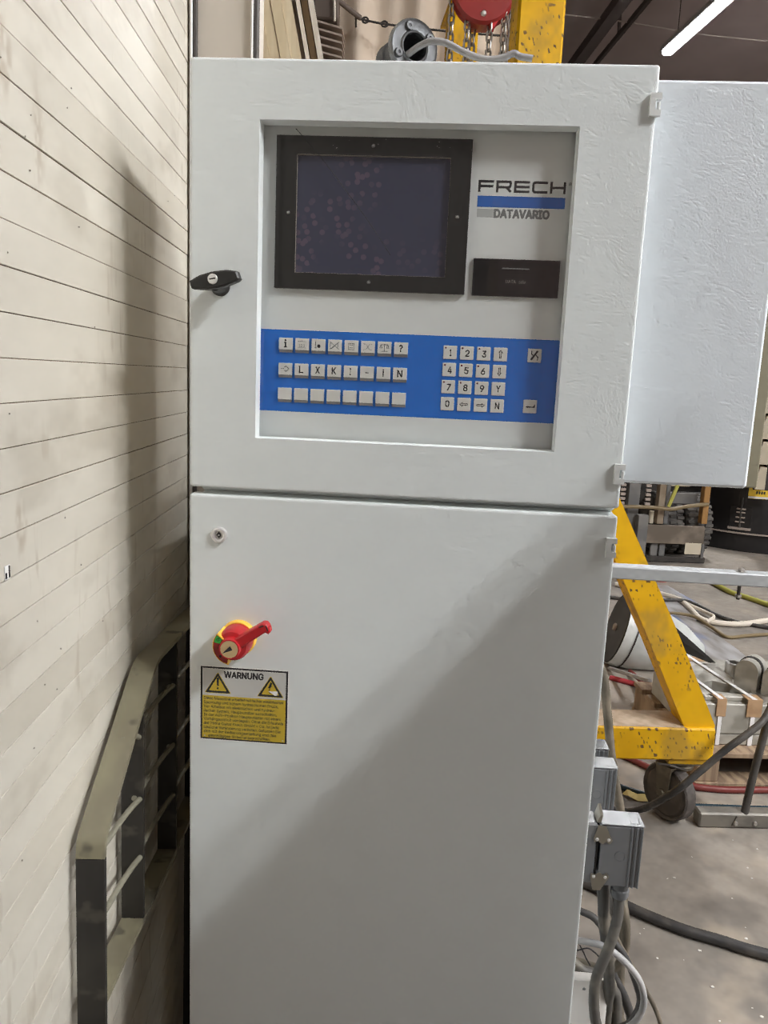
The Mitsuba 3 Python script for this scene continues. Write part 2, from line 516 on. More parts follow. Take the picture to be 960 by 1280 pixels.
# door jamb past the plank wall, with metal trims
put(None, 'wall_jamb', rbox(-0.6, -0.226, 1.625, 1.80, 0, 6.9, 0.002), 'mat_jamb', kind='structure')
put(None, 'trim_1', rbox(-0.3405, -0.3355, 1.606, 1.640, 0, 6.0, 0.001), 'mat_trim_metal', kind='structure')
put(None, 'trim_2', rbox(-0.3345, -0.3285, 1.612, 1.640, 0, 6.0, 0.001), 'mat_trim_dark', kind='structure')
put(None, 'trim_3', rbox(-0.2275, -0.2235, 1.612, 1.66, 0, 6.0, 0.001), 'mat_trim_metal', kind='structure')
put(None, 'trim_4', rbox(-0.2235, -0.2165, 1.625, 1.66, 0, 6.0, 0.001), 'mat_trim_dark', kind='structure')

# pale partition behind the cabinets: an insulation curtain with soft folds
xs = np.linspace(-0.6, 0.98, 80)
fold = 0.035 * np.sin(xs * 17) + 0.02 * np.sin(xs * 31 + 1)
V, F = [], []
for j, z in enumerate((0, 6.9)):
    for x, f in zip(xs, fold):
        V.append((x, 5.6 + f, z))
n_ = len(xs)
for i in range(n_ - 1):
    F += [[i, i + 1, n_ + i + 1], [i, n_ + i + 1, n_ + i]]
back = [(x, 5.75, z) for z in (0, 6.9) for x in xs]
V += back
for i in range(n_ - 1):
    a = 2 * n_ + i
    F += [[a + 1, a, a + n_], [a + 1, a + n_, a + n_ + 1]]
F += [[n_ - 1, 3 * n_ - 1, 4 * n_ - 1], [n_ - 1, 4 * n_ - 1, 2 * n_ - 1]]
put(None, 'wall_back', trimesh.Trimesh(np.array(V), np.array(F), process=False), 'mat_backwall', smooth=40, kind='structure')

# ------------------------------------------------------------------ ceiling lights
lamp_body, lamp_tube = rbox(-0.08, 0.08, -1.2, 1.2, 0.0, 0.07, 0.01), rbox(-0.065, 0.065, -1.18, 1.18, -0.055, 0.0, 0.02)
LAMPS = [(3.70 + 0.063 * (10.5 - y), y) for y in ROW_1] + PAIR + [(9.5 + 0.063 * (10.5 - y), y) for y in ROW_2] + [(15.2 + 0.063 * (10.5 - y), y) for y in ROW_3]
mat('lamp_body', (0.6, 0.6, 0.6), 0.5)
for i, (x, y) in enumerate(LAMPS):
    M = np.eye(4)
    a = math.radians(3.6)
    M[:2, :2] = [[math.cos(a), -math.sin(a)], [math.sin(a), math.cos(a)]]
    M[:3, 3] = (x, y, LAMP_Z)
    t = thing('ceiling_light', 'long glowing tube light hanging under the dark roof at the upper right' if i == 0 else 'long tube light of the hall, out of the photo, above the aisle', 'lamp', None if i == 0 else 'hall tube lights outside the frame')
    put(t, 'housing', lamp_body, 'mat_lamp_body', M=M)
    put(t, 'hanger', [rod((0, s, 0.07), (0, s, 1.17), 0.006, 6) for s in (-0.9, 0.9)], 'mat_truss', M=M)
    k = put(t, 'tube', lamp_tube if (x, y) not in PAIR else rbox(-0.065, 0.065, -0.75, 0.75, -0.055, 0.0, 0.02), 'mat_lamp_body', M=M)
    scene[k]['emitter'] = {'type': 'area', 'radiance': {'type': 'rgb', 'value': [LAMP * (1.45 if (x, y) in PAIR else 1.0) * c for c in LAMP_RGB]}}

# roof beams
t = thing('roof_purlin', 'wide dark roof beam running away under the roof beside the yellow post', 'beam')
put(t, 'beam', bar((3.19, 6.5, 6.35), (2.975, 20.5, 6.35), 0.16, 0.14), 'mat_truss')
put(t, 'hanger', [rod((3.19 - 0.215 * (y - 6.5) / 14, y, 6.40), (3.19 - 0.215 * (y - 6.5) / 14, y, 6.92), 0.015, 8) for y in (7.5, 14.0, 20.0)], 'mat_truss')
t = thing('roof_purlin', 'thinner dark roof beam with a short brace, right of the wide roof beam', 'beam')
put(t, 'beam', bar((3.556, 6.5, 6.35), (3.172, 20.5, 6.35), 0.05, 0.07), 'mat_truss')
put(t, 'brace', bar((3.41, 11.6, 6.35), (3.44, 11.75, 6.92), 0.04, 0.04, up=(1, 0, 0)), 'mat_truss')
put(t, 'hanger', [rod((3.556 - 0.384 * (y - 6.5) / 14, y, 6.38), (3.556 - 0.384 * (y - 6.5) / 14, y, 6.92), 0.012, 8) for y in (7.0, 14.0, 20.0)], 'mat_truss')
t = thing('roof_conduit', 'thin pale conduit crossing the dark roof behind the glowing tube light', 'conduit')
put(t, 'pipe', tube([(2.4, 11.2, 6.40), (3.4, 11.25, 6.37), (4.4, 11.3, 6.30), (5.4, 11.2, 6.22), (7.0, 11.2, 6.18)], 0.010, 8, 4), 'mat_lift_edge', smooth=50)
put(t, 'clip', [rod((x, 11.22, z), (x, 11.22, 6.92), 0.006, 6) for x, z in ((2.5, 6.40), (6.9, 6.18))], 'mat_truss')

# added panel, unseen outside the frame on the right: its edge shades the lower door
t = thing('added_shade_panel', 'added unseen grey panel right of the camera that shades the lower door', 'blocker')
put(t, 'panel', rbox(0.80, 0.83, 0.04, 0.73, 0.05, 1.955, 0.004), 'mat_guard')
for yy in (0.10, 0.68):
    put(t, 'post', rbox(0.83, 0.87, yy - 0.02, yy + 0.02, 0.0, 1.90, 0.003), 'mat_guard')
    put(t, 'foot', rbox(0.66, 1.02, yy - 0.03, yy + 0.03, 0.0, 0.045, 0.004), 'mat_guard')

t = thing('backdrop', 'added unseen dark grey locker along the plank wall behind the camera, out of the photo', 'backdrop')  # added unseen slab, keeps the reflection in the window pane dark
put(t, 'carcass', rbox(WALL_X + 0.005, -0.295, -7.9, 0.58, 0.02, 4.6, 0.004), 'mat_trim_dark')
for yy in (-7.47, -6.32, -5.17, -4.02, -2.87, -1.72, -0.57):
    put(t, 'door', rbox(-0.295, -0.283, yy, yy + 1.12, 0.08, 4.55, 0.004), 'mat_lift_dark')  # dark panels on the front of the added slab

# ------------------------------------------------------------------ the two grey cabinets (local frame: s along the front, d into the depth, z up)
CAB = frame((-0.234, 1.104, 0), x=(0.9947, -0.1031, 0), z=(0, 0, 1))
FACE = np.eye(4)
FACE[:3, :3] = [[1, 0, 0], [0, 0, -1], [0, 1, 0]]


def face(d, s=0.0, z=0.0):
    """From drawing plane (x, y, outward) to the cabinets' front at depth d."""
    M = FACE.copy()
    M[:3, 3] = (s, d, z)
    return CAB @ M


def cab(parent, name, mesh, material, **k):
    return put(parent, name, mesh, material, M=CAB, **k)


def rounded_rect(x0, x1, y0, y1, r, q=4):
    return sbox(x0 + r, y0 + r, x1 - r, y1 - r).buffer(r, quad_segs=q)


def door_leaf(x0, x1, z0, z1, depth=0.020, r=0.004, window=None, hinges=()):
    """Folded door: rounded front rim; an optional opening with a rolled edge. In the drawing plane, front at +depth."""
    P = []
    for inset, h in ((0, 0), (0, depth - r), (r * 0.13, depth - r * 0.5), (r * 0.5, depth - r * 0.13), (r, depth)):
        q = rounded_rect(x0 + inset, x1 - inset, z0 + inset, z1 - inset, 0.004 - min(inset, 0.003) * 0.6)
        P += [[*c, h] for c in list(q.exterior.coords)[:-1]]
    leaf = hull(P)
    if window:
        a0, a1, b0, b1 = window
        Q = []
        for out, h in ((0, -0.01), (0, depth - 0.002), (0.0006, depth - 0.0008), (0.002, depth), (0.002, depth + 0.01)):
            q = rounded_rect(a0 - out, a1 + out, b0 - out, b1 + out, 0.0015, 3)
            Q += [[*c, h] for c in list(q.exterior.coords)[:-1]]
        leaf = cut(leaf, hull(Q))
    for s, z in hinges:
        leaf = cut(leaf, plain(s + 0.0068, s + 0.0116, z + 0.0077, z + 0.0193, -0.01, 0.05))
    return leaf


def hinge(parent, s, z):
    h = key_of(parent, 'hinge')
    C = Polygon([(0, 0), (0.014, 0), (0.014, 0.0075), (0.0068, 0.0075), (0.0068, 0.0195), (0.014, 0.0195), (0.014, 0.027), (0, 0.027)])
    put(h, 'hinge_plate', ext(C, 0.0075), 'mat_hinge_grey', M=face(0.0005, s, z))
    put(h, 'hinge_pin', moved(lathe([(0, 0), (0.0022, 0), (0.0022, 0.0092), (0, 0.0092)], 12), frame((0.0116, 0.0077, 0.0024), z=(0, 1, 0))), 'mat_hinge_grey', smooth=30, M=face(0.0, s, z))


UP = thing('control_enclosure', 'upper light grey control enclosure with a window door and black T handle', 'cabinet')
cab(UP, 'body', cut(rbox(0.012, 0.5985, 0.0205, 0.25, 1.381, 1.946, 0.003), plain(0.06, 0.55, 0.0, 0.12, 1.42, 1.91)), 'mat_cabinet')
dr_ = put(UP, 'door', moved(door_leaf(0, 0.600, 1.388, 1.951, window=(0.0955, 0.5045, 1.463, 1.8745), hinges=((0.5895, 1.8890), (0.5880, 1.4225))), face(0.020)), 'mat_cabinet', smooth=25)
put(dr_, 'window_pane', moved(trimesh.Trimesh([(0.090, 1.458, 0), (0.510, 1.458, 0), (0.510, 1.880, 0), (0.090, 1.880, 0)], [[0, 1, 2], [0, 2, 3]], process=False), face(0.0215)), 'mat_pane', label='clear window pane')
hairline = tube([(0.1375, 1.872, 0), (0.165, 1.845, 0), (0.195, 1.810, 0), (0.222, 1.778, 0), (0.246, 1.748, 0), (0.270, 1.715, 0)], 0.00045, 5, 4)
put(dr_, 'pane_line', moved(hairline, face(0.0208)), 'mat_ink', label='thin dark diagonal line across the pane')  # thin dark line laid diagonally over the pane
sp = []
for i in range(26):
    x = RNG.uniform(0.18, 0.40) if i < 18 else RNG.uniform(0.11, 0.5)
    y = RNG.uniform(1.848, 1.870) if i < 18 else RNG.uniform(1.480, 1.494)
    w, h = RNG.uniform(0.0004, 0.0012), RNG.uniform(0.0003, 0.0009)
    sp.append(plain(x, x + w, y, y + h, 0, 0.0002))
put(dr_, 'pane_speck', moved(trimesh.util.concatenate(sp), face(0.0211)), 'mat_speck', kind='stuff', label='pale dust specks and nicks on the pane')
hinge(UP, 0.5895, 1.8890)
hinge(UP, 0.5880, 1.4225)

# T handle
H = key_of(UP, 'handle')
put(H, 'handle_stem', moved(lathe([(0, 0), (0.013, 0), (0.013, 0.003), (0.0105, 0.006), (0.009, 0.030), (0, 0.030)], 28), face(0.0, 0.0432, 1.6635)), 'mat_black_plastic', smooth=35)
grip = Polygon([(-0.0315, -0.0058), (-0.0325, 0.0040), (-0.018, 0.0088), (0.0, 0.0105), (0.018, 0.0092), (0.0320, 0.0052), (0.0335, -0.0045), (0.030, -0.0068), (0.013, -0.0105), (0.0, -0.0112), (-0.013, -0.0100)])
put(H, 'handle_grip', moved(ext_bevel(grip, 0.016, 0.0022), face(-0.028, 0.0462, 1.6675) @ trimesh.transformations.rotation_matrix(math.radians(12), [0, 0, 1])), 'mat_black_plastic')
put(H, 'lock_cylinder', moved(lathe([(0, 0), (0.0066, 0), (0.0066, 0.0012), (0.0058, 0.0018), (0, 0.0018)], 28), face(-0.044, 0.0452, 1.6680)), 'mat_chrome', smooth=35, label='round metal key lock in the handle')
put(H, 'keyhole', moved(ext(stroke([(-0.0040, -0.0004), (0.0040, 0.0010)], 0.0018), 0.0003), face(-0.0458, 0.0452, 1.6680)), 'mat_ink')

# lower cabinet
LO = thing('switch_cabinet', 'lower light grey switch cabinet with red main switch and yellow warning sign', 'cabinet')
cab(LO, 'body', rbox(0.012, 0.5985, 0.0205, 0.52, 0.10, 1.380, 0.003), 'mat_cabinet')
cab(LO, 'plinth', rbox(0.03, 0.575, 0.05, 0.50, 0.0, 0.10, 0.003), 'mat_trim_dark')
put(LO, 'door', moved(door_leaf(0, 0.600, 0.115, 1.378, hinges=((0.5862, 1.3205), (0.5862, 0.1800))), face(0.020)), 'mat_cabinet', smooth=25)
hinge(LO, 0.5862, 1.3205)
hinge(LO, 0.5862, 0.1800)
K = key_of(LO, 'door_lock')
put(K, 'lock_rosette', moved(lathe([(0.0058, 0.002), (0.0062, 0.0055), (0.0085, 0.0066), (0.0108, 0.0055), (0.0118, 0.003), (0.0120, 0), (0, 0)], 36), face(0.0, 0.0440, 1.3205)), 'mat_chrome', smooth=40)
put(K, 'lock_core', moved(ext(unary_union([Point(0, 0).buffer(0.0033), stroke([(0, -0.0048), (0, 0.0048)], 0.0020)]).difference(Point(0, 0).buffer(0.0011)), 0.0006), face(-0.0019, 0.0440, 1.3205)), 'mat_ink', label='black double bit keyway')
put(K, 'lock_bush', moved(lathe([(0, 0), (0.0060, 0), (0.0060, 0.0020), (0, 0.0020)], 28), face(0.0, 0.0440, 1.3205)), 'mat_steel', smooth=35)
put(K, 'lock_pin', moved(lathe([(0, 0), (0.0010, 0), (0.0010, 0.0030), (0, 0.0030)], 12), face(-0.0019, 0.0440, 1.3205)), 'mat_chrome', smooth=35)

# main switch
SW = key_of(LO, 'main_switch')
SC = (0.0742, 1.1700)
put(SW, 'yellow_plate', moved(lathe([(0, 0), (0.0262, 0), (0.0262, 0.007), (0.0248, 0.0095), (0, 0.0095)], 48), face(0.0, *SC)), 'mat_switch_yellow', smooth=35)
put(SW, 'red_collar', moved(lathe([(0, 0.0095), (0.0236, 0.0095), (0.0240, 0.020), (0.0232, 0.034), (0.0205, 0.040), (0.0150, 0.042), (0, 0.042)], 48), face(0.0, *SC)), 'mat_red', smooth=35)
# fixed scale plate at the left of the collar, with yellow rims
ang = np.radians(np.linspace(140, 258, 24))
sect = Polygon([(0.0155 * math.cos(a), 0.0155 * math.sin(a)) for a in ang] + [(0.0262 * math.cos(a), 0.0262 * math.sin(a)) for a in ang[::-1]])
put(SW, 'scale_plate', moved(ext(sect, 0.033), face(-0.0096, *SC)), 'mat_red_dark', label='dark red scale plate')
rims = []
for lo_, hi_ in ((136, 141), (257, 262)):
    a_ = np.radians(np.linspace(lo_, hi_, 4))
    rims.append(ext(Polygon([(0.0150 * math.cos(a), 0.0150 * math.sin(a)) for a in a_] + [(0.0268 * math.cos(a), 0.0268 * math.sin(a)) for a in a_[::-1]]), 0.0345))
a_ = np.radians(np.linspace(138, 260, 24))
rims.append(ext(Polygon([(0.0262 * math.cos(a), 0.0262 * math.sin(a)) for a in a_] + [(0.0269 * math.cos(a), 0.0269 * math.sin(a)) for a in a_[::-1]]), 0.0335))
put(SW, 'yellow_rim', moved(trimesh.util.concatenate(rims), face(-0.0096, *SC)), 'mat_switch_yellow')
a_ = np.radians(np.linspace(143, 168, 10))
put(SW, 'green_label', moved(ext(Polygon([(0.0165 * math.cos(a), 0.0165 * math.sin(a)) for a in a_] + [(0.0255 * math.cos(a), 0.0255 * math.sin(a)) for a in a_[::-1]]), 0.0004), face(-0.0427, *SC)), 'mat_green')
ring_ = Point(-0.0192, 0.0092).buffer(0.0022).difference(Point(-0.0192, 0.0092).buffer(0.0014))
put(SW, 'scale_print', moved(trimesh.util.concatenate([ext(unary_union([ring_, stroke([(-0.0180, 0.0112), (-0.0168, 0.0122)], 0.0008)]), 0.0003), ext(Point(-0.0155, -0.0150).buffer(0.0016), 0.0003), ext(Point(-0.0188, -0.0028).buffer(0.0007), 0.0003)]), face(-0.0431, *SC)), 'mat_ink')
put(SW, 'red_knob', moved(lathe([(0, 0.042), (0.0152, 0.042), (0.0152, 0.052), (0.0142, 0.0545), (0.0128, 0.0548), (0.0126, 0.0535), (0, 0.0535)], 40), face(0.0, *SC)), 'mat_red', smooth=35)
put(SW, 'tan_disc', moved(lathe([(0, 0.0535), (0.0125, 0.0535), (0.0125, 0.0542), (0, 0.0542)], 40), face(0.0, *SC)), 'mat_switch_tan')
put(SW, 'pointer', moved(ext(Polygon([(-0.0098, -0.0064), (0.0010, 0.0050), (0.0046, -0.0006)]), 0.0005), face(-0.0542, *SC)), 'mat_ink', label='black pointer triangle')
lev = Polygon([(0.008, -0.0075), (0.008, 0.0085), (0.030, 0.0078), (0.050, 0.0072), (0.0590, 0.0075), (0.0630, 0.0050), (0.0640, -0.0010), (0.0605, -0.0090), (0.0570, -0.0098), (0.0545, -0.0062), (0.048, -0.0052), (0.030, -0.0058)])
lm = ext_bevel(Polygon([(0.008, -0.0075), (0.008, 0.0085), (0.030, 0.0078), (0.0590, 0.0075), (0.0635, 0.0045), (0.0640, -0.0010), (0.0612, -0.0058), (0.030, -0.0058)]), 0.015, 0.002)
hook = ext_bevel(Polygon([(0.0535, -0.003), (0.0640, -0.003), (0.0612, -0.0095), (0.0570, -0.0100), (0.0548, -0.0066)]), 0.013, 0.0015)
RL = trimesh.transformations.rotation_matrix(math.radians(34), [0, 0, 1])
put(SW, 'handle', moved(trimesh.util.concatenate([lm, hook]), face(-0.036, *SC) @ RL), 'mat_red', label='red lever handle')
put(SW, 'handle_slot', moved(trimesh.util.concatenate([ext(stroke([(0.0525, 0.0052), (0.0590, 0.0040)], 0.0016), 0.0004), ext(stroke([(0.0622, 0.0022), (0.0608, -0.0050)], 0.0014), 0.0004)]), face(-0.0511, *SC) @ RL), 'mat_ink')

# warning sign
SG = key_of(LO, 'warning_sign')
s0, s1, z0, z1, zm = 0.0176, 0.1478, 1.0085, 1.1220, 1.0775
put(SG, 'white_margin', moved(ext(sbox(s0 - 0.001, z0 - 0.001, s1 + 0.0016, z1 + 0.001), 0.0003), face(0.0)), 'mat_print_white')
put(SG, 'black_border', moved(ext(sbox(s0, z0, s1, z1), 0.0003), face(-0.0003)), 'mat_ink')
put(SG, 'grey_field', moved(ext(sbox(s0 + 0.0027, zm, s1 - 0.0027, z1 - 0.0024), 0.0003), face(-0.0006)), 'mat_sign_grey')
put(SG, 'yellow_field', moved(ext(sbox(s0 + 0.0027, z0 + 0.0024, s1 - 0.0027, zm), 0.0003), face(-0.0006)), 'mat_sign_yellow')


def tri_poly(cx, zb, hw, hh, r=0.001):
    return Polygon([(cx - hw, zb), (cx + hw, zb), (cx, zb + hh)]).buffer(-r).buffer(r)


for cx, zb in ((0.0436, 1.0815), (0.1222, 1.0808)):
    put(SG, 'triangle', moved(ext(tri_poly(cx, zb, 0.0200, 0.0330), 0.0002), face(-0.0009)), 'mat_sign_yellow')
    put(SG, 'triangle_border', moved(ext(tri_poly(cx, zb + 0.0008, 0.0186, 0.0308).difference(tri_poly(cx, zb + 0.0036, 0.0137, 0.0232)), 0.0003), face(-0.0011)), 'mat_ink')
ex = unary_union([Polygon([(0.0424, 1.1055), (0.0448, 1.1055), (0.0443, 1.0935), (0.0429, 1.0935)]).buffer(0.0004), Point(0.0436, 1.0895).buffer(0.0014)])
bolt_ = unary_union([Polygon([(0.1228, 1.1040), (0.1190, 1.0950), (0.1212, 1.0954), (0.1200, 1.0900), (0.1222, 1.0975), (0.1232, 1.0968), (0.1240, 1.1022)]).buffer(0.0003), Polygon([(0.1204, 1.0900), (0.1232, 1.0900), (0.1218, 1.0862)])])
put(SG, 'symbol', moved(ext(ex, 0.0003), face(-0.0012)), 'mat_ink', label='exclamation mark')
put(SG, 'symbol', moved(ext(bolt_, 0.0003), face(-0.0012)), 'mat_ink', label='lightning bolt')
put(SG, 'torn_patch', moved(ext(Polygon([(0.1195, 1.0900), (0.1335, 1.0908), (0.1325, 1.0840), (0.1285, 1.0838), (0.1250, 1.0868)]), 0.0003), face(-0.0016)), 'mat_print_white', label='white torn patch over the lightning symbol')
put(SG, 'title', moved(heavy(text('WARNUNG', 0.0091, 0.0585, bold=True), 0.0003), face(-0.0009, 0.0530, 1.1068)), 'mat_ink')
LINES = [('Diese Maschine arbeitet mit hoher elektrischer', 0.1196), ('Spannung und hohem hydraulischen Druck.', 0.1120), ('Vor Arbeiten am elektrischen und hydrau-', 0.1075), ('lischen System, Hauptschalter ausschalten.', 0.1095),
         ('In der AUS-Position Hauptschalter mit einem', 0.1160), ('Vorhängeschloß verriegeln. Ohne die Erlaubnis', 0.1196), ('der Firma Oskar Frech GmbH + Co. ist jede', 0.1135), ('bauliche Veränderung verboten. Befassen Sie', 0.1160),
         ('sich mit der Bedienungsanleitung und den', 0.1095), ('einschlägigen Sicherheitsvorschriften.', 0.0935)]
for i, (s, w) in enumerate(LINES):
    put(SG, 'text_line', moved(text(s, 0.0042, w, depth=0.0002, bold=True), face(-0.0009, 0.0225 + (0.0070 if i == 9 else 0), 1.0712 - i * 0.00655)), 'mat_ink')
put(SG, 'rivet', [moved(lathe([(0, 0), (0.0014, 0), (0.0008, 0.0006), (0, 0.0006)], 10), face(-0.0009, a, b)) for a, b in ((0.0240, 1.1160), (0.1420, 1.1160), (0.0240, 1.0135), (0.1420, 1.0135))], 'mat_steel')

# ------------------------------------------------------------------ operator panel behind the window
OP = thing('operator_panel', 'grey operator panel with dark monitor, blue keypad strip and lettering behind the window', 'control panel')
PD = 0.030                                    # the panel's front plane, recessed behind the door
EYEL = np.linalg.inv(CAB) @ np.array([0, 0, 1.55, 1])
GROW = (PD - EYEL[1]) / (0.030 - EYEL[1])     # sizes below were measured for a plane at 0.030


def on(x, z):
    return EYEL[0] + (x - EYEL[0]) * GROW, EYEL[2] + (z - EYEL[2]) * GROW


def panel(parent, name, mesh, material, h=0.0, **k):
    """mesh in measured coordinates; h = how far it stands out of the panel."""
    S = np.eye(4)
    S[0, 0] = S[1, 1] = GROW
    S[0, 3], S[1, 3] = EYEL[0] * (1 - GROW), EYEL[2] * (1 - GROW)
    return put(parent, name, mesh, material, M=face(PD - h) @ S, **k)


panel(OP, 'faceplate', rbox(0.0535, 0.546, 1.4225, 1.901, -0.004, 0.0, 0.001), 'mat_panel_grey')
panel(OP, 'blue_strip', ext(sbox(0.082, 1.4985, 0.518, 1.6115), 0.0005), 'mat_blue', label='wide blue keypad strip')
MO = panel(OP, 'monitor', ext(sbox(0.1117, 1.6672, 0.3726, 1.8645).difference(sbox(0.1396, 1.6884, 0.3452, 1.8412)), 0.007), 'mat_black_plastic', label='black monitor bezel')
panel(MO, 'screen', ext(sbox(0.1385, 1.687, 0.3465, 1.8425), 0.0012), 'mat_screen', label='dark blue grey screen with mauve blotches')
panel(MO, 'screen_rim', ext(sbox(0.1392, 1.6880, 0.3456, 1.8416).difference(sbox(0.1398, 1.6887, 0.3450, 1.8408)), 0.0066), 'mat_bright_frame')
for x, z in ((0.2414, 1.8535), (0.2418, 1.6785), (0.1290, 1.7662), (0.3575, 1.7668)):
    panel(MO, 'screw', moved(lathe([(0, 0), (0.0024, 0), (0.0018, 0.0014), (0, 0.0018)], 14), frame((x, z, 0.007), z=(0, 0, 1))), 'mat_chrome', smooth=40)

# logo lettering, drawn with strokes
g, hh, w = 0.0030, 0.0150, 0.0204


def letter(c):
    a = g / 2
    if c == 'F':
        return unary_union([stroke([(a, 0), (a, hh)], g, 2), stroke([(0, hh - a), (w, hh - a)], g, 2), stroke([(0, hh * 0.50), (w * 0.97, hh * 0.50)], g, 2)])
    if c == 'R':
        return unary_union([stroke([(a, 0), (a, hh)], g, 2), stroke([(0, hh - a), (w - 0.002, hh - a), (w - a, hh - 0.003), (w - a, hh * 0.5 + 0.0015), (w - 0.003, hh * 0.44), (0, hh * 0.44)], g, 2, 1), stroke([(w * 0.66, hh * 0.44), (w - 0.0008, 0.0008)], g, 2)]).intersection(sbox(0, 0, w + 0.001, hh))
    if c == 'E':
        return unary_union([stroke([(a, 0), (a, hh)], g, 2)] + [stroke([(0, y), (w, y)], g, 2) for y in (a, hh / 2, hh - a)])
    if c == 'C':
        return stroke([(w, hh - a), (0.003, hh - a), (a, hh - 0.003), (a, 0.003), (0.003, a), (w, a)], g, 2, 1)
    return unary_union([stroke([(a, 0), (a, hh)], g, 2), stroke([(w - a, 0), (w - a, hh)], g, 2), stroke([(0, hh / 2), (w, hh / 2)], g, 2)])


for i, c in enumerate('FRECH'):
    panel(OP, 'logo_letter', moved(ext(letter(c), 0.0004), trimesh.transformations.translation_matrix([0.3833 + i * 0.0237, 1.8010, 0])), 'mat_ink')
rg = unary_union([Point(0, 0).buffer(0.0021).difference(Point(0, 0).buffer(0.0016)), sbox(-0.0007, -0.001, 0.0007, 0.001)])
panel(OP, 'registered_mark', moved(ext(rg, 0.0003), trimesh.transformations.translation_matrix([0.5040, 1.8135, 0])), 'mat_ink_grey')
panel(OP, 'logo_bar', ext(sbox(0.3832, 1.7820, 0.4990, 1.7962), 0.0005), 'mat_logo_blue', label='blue logo bar')
panel(OP, 'logo_underline', ext(sbox(0.3834, 1.7688, 0.4055, 1.7795), 0.0004), 'mat_print_grey', label='pale grey logo block')
mdl = unary_union([sbox(0.40, 1.7692 + i * 0.0011, 0.49, 1.7692 + i * 0.0011 + 0.0009) for i in range(10)])
tm = text('DATAVARIO', 0.0099, 0.0730, bold=True)
panel(OP, 'model_lettering', moved(heavy(tm, 0.00065), trimesh.transformations.translation_matrix([0.4064, 1.7692, 0])), 'mat_ink_grey', label='grey DATAVARIO lettering')
DS = panel(OP, 'card_drive', ext(sbox(0.3828, 1.6667, 0.4985, 1.7152), 0.004), 'mat_black_gloss', label='black card slot cover')
panel(DS, 'card_slot', ext(sbox(0.4213, 1.7024, 0.4579, 1.7038), 0.0012), 'mat_ink_grey', h=0.004)
panel(DS, 'slot_lettering', [moved(text('DATA', 0.0044, 0.0135, bold=False), trimesh.transformations.translation_matrix([0.4275, 1.6842, 0])), moved(text('safe', 0.0042, 0.0090, bold=False), trimesh.transformations.translation_matrix([0.4450, 1.6842, 0]))], 'mat_ink_pale', h=0.004)


def tri_key(x, z, w=0.0180, h=0.0165, t_=0.0018):
    return rbox(x - w / 2, x + w / 2, z - h / 2, z + h / 2, 0, t_, 0.0008)


L4 = 0.00035


def move2(m, x, z):
    return moved(m, trimesh.transformations.translation_matrix([x, z, 0]))


def st(paths, w=0.0007):
    return ext(unary_union([stroke(p, w, 2) for p in paths]), L4)


ICON = {
    0: lambda: ext(unary_union([Point(0, 0.0048).buffer(0.0013), sbox(-0.001, -0.0045, 0.0012, 0.0025), sbox(-0.0022, -0.0050, 0.0024, -0.0038), sbox(-0.0022, 0.0014, 0.0, 0.0025)]), L4),
    1: lambda: trimesh.util.concatenate([st([[(-0.0055, 0.0038), (0.0055, 0.0038)], [(-0.0055, -0.0048), (0.0055, -0.0048)]], 0.0006), text('123', 0.0042, 0.0085, L4, center=True).apply_translation([0, -0.0038, 0]), st([[(0, 0.0040), (0, 0.0054)]])]),
    2: lambda: trimesh.util.concatenate([ext(Point(0.0008, -0.0015).buffer(0.0024), L4), st([[(-0.0040, 0.0050), (-0.0040, -0.0040), (-0.0020, -0.0040)]])]),
    3: lambda: st([[(-0.0060, 0.0048), (-0.0060, -0.0048), (0.0, 0.0), (-0.0060, 0.0048)], [(0.0, 0.0), (0.0060, 0.0048)], [(0, 0), (0.0060, -0.0048)], [(-0.0045, -0.0045), (0.0048, 0.0045)], [(0.0045, 0.0020), (0.0045, -0.0020)]], 0.0008),
    4: lambda: st([[(-0.0040, -0.0045), (0.0040, -0.0045), (0.0040, 0.0040), (-0.0040, 0.0040), (-0.0040, -0.0045)], [(-0.0020, 0.0040), (-0.0020, 0.0015), (0.0020, 0.0015), (0.0020, 0.0040)], [(-0.0025, -0.0020), (0.0025, -0.0020)]], 0.0006),
    5: lambda: st([[(-0.0065, 0.0042), (-0.0020, 0.0035), (0.0020, -0.0030), (0.0060, -0.0045)], [(-0.0065, -0.0042), (-0.0020, -0.0032), (0.0020, 0.0032), (0.0060, 0.0042)]], 0.0005),
    6: lambda: st([[(0, 0.0050), (0, -0.0048)], [(-0.0050, 0.0040), (0.0050, 0.0040)], [(-0.0045, -0.0050), (0.0045, -0.0050)], [(-0.0050, 0.0040), (-0.0062, -0.0005), (-0.0030, -0.0005), (-0.0045, 0.0040)], [(0.0050, 0.0040), (0.0062, -0.0005), (0.0030, -0.0005), (0.0045, 0.0040)]], 0.0008),
    7: lambda: text('?', 0.0090, 0.0052, L4, True, True).apply_translation([0, -0.0046, 0]),
}
ROW2K = ['>', 'L', 'X', 'K', 'I', '-', 'i', 'N']
lip = trimesh.util.concatenate([hull([(-0.0093, -0.0066, 0.0040), (0.0093, -0.0066, 0.0040), (-0.0095, -0.0106, 0.0002), (0.0095, -0.0106, 0.0002), (-0.0095, -0.0066, 0.0), (0.0095, -0.0066, 0.0)])])
cap = hull([(a * 0.0093, b, 0.0042) for a in (-1, 1) for b in (-0.0066, 0.0090)] + [(a * 0.0097, b, 0.0) for a in (-1, 1) for b in (-0.0070, 0.0096)])
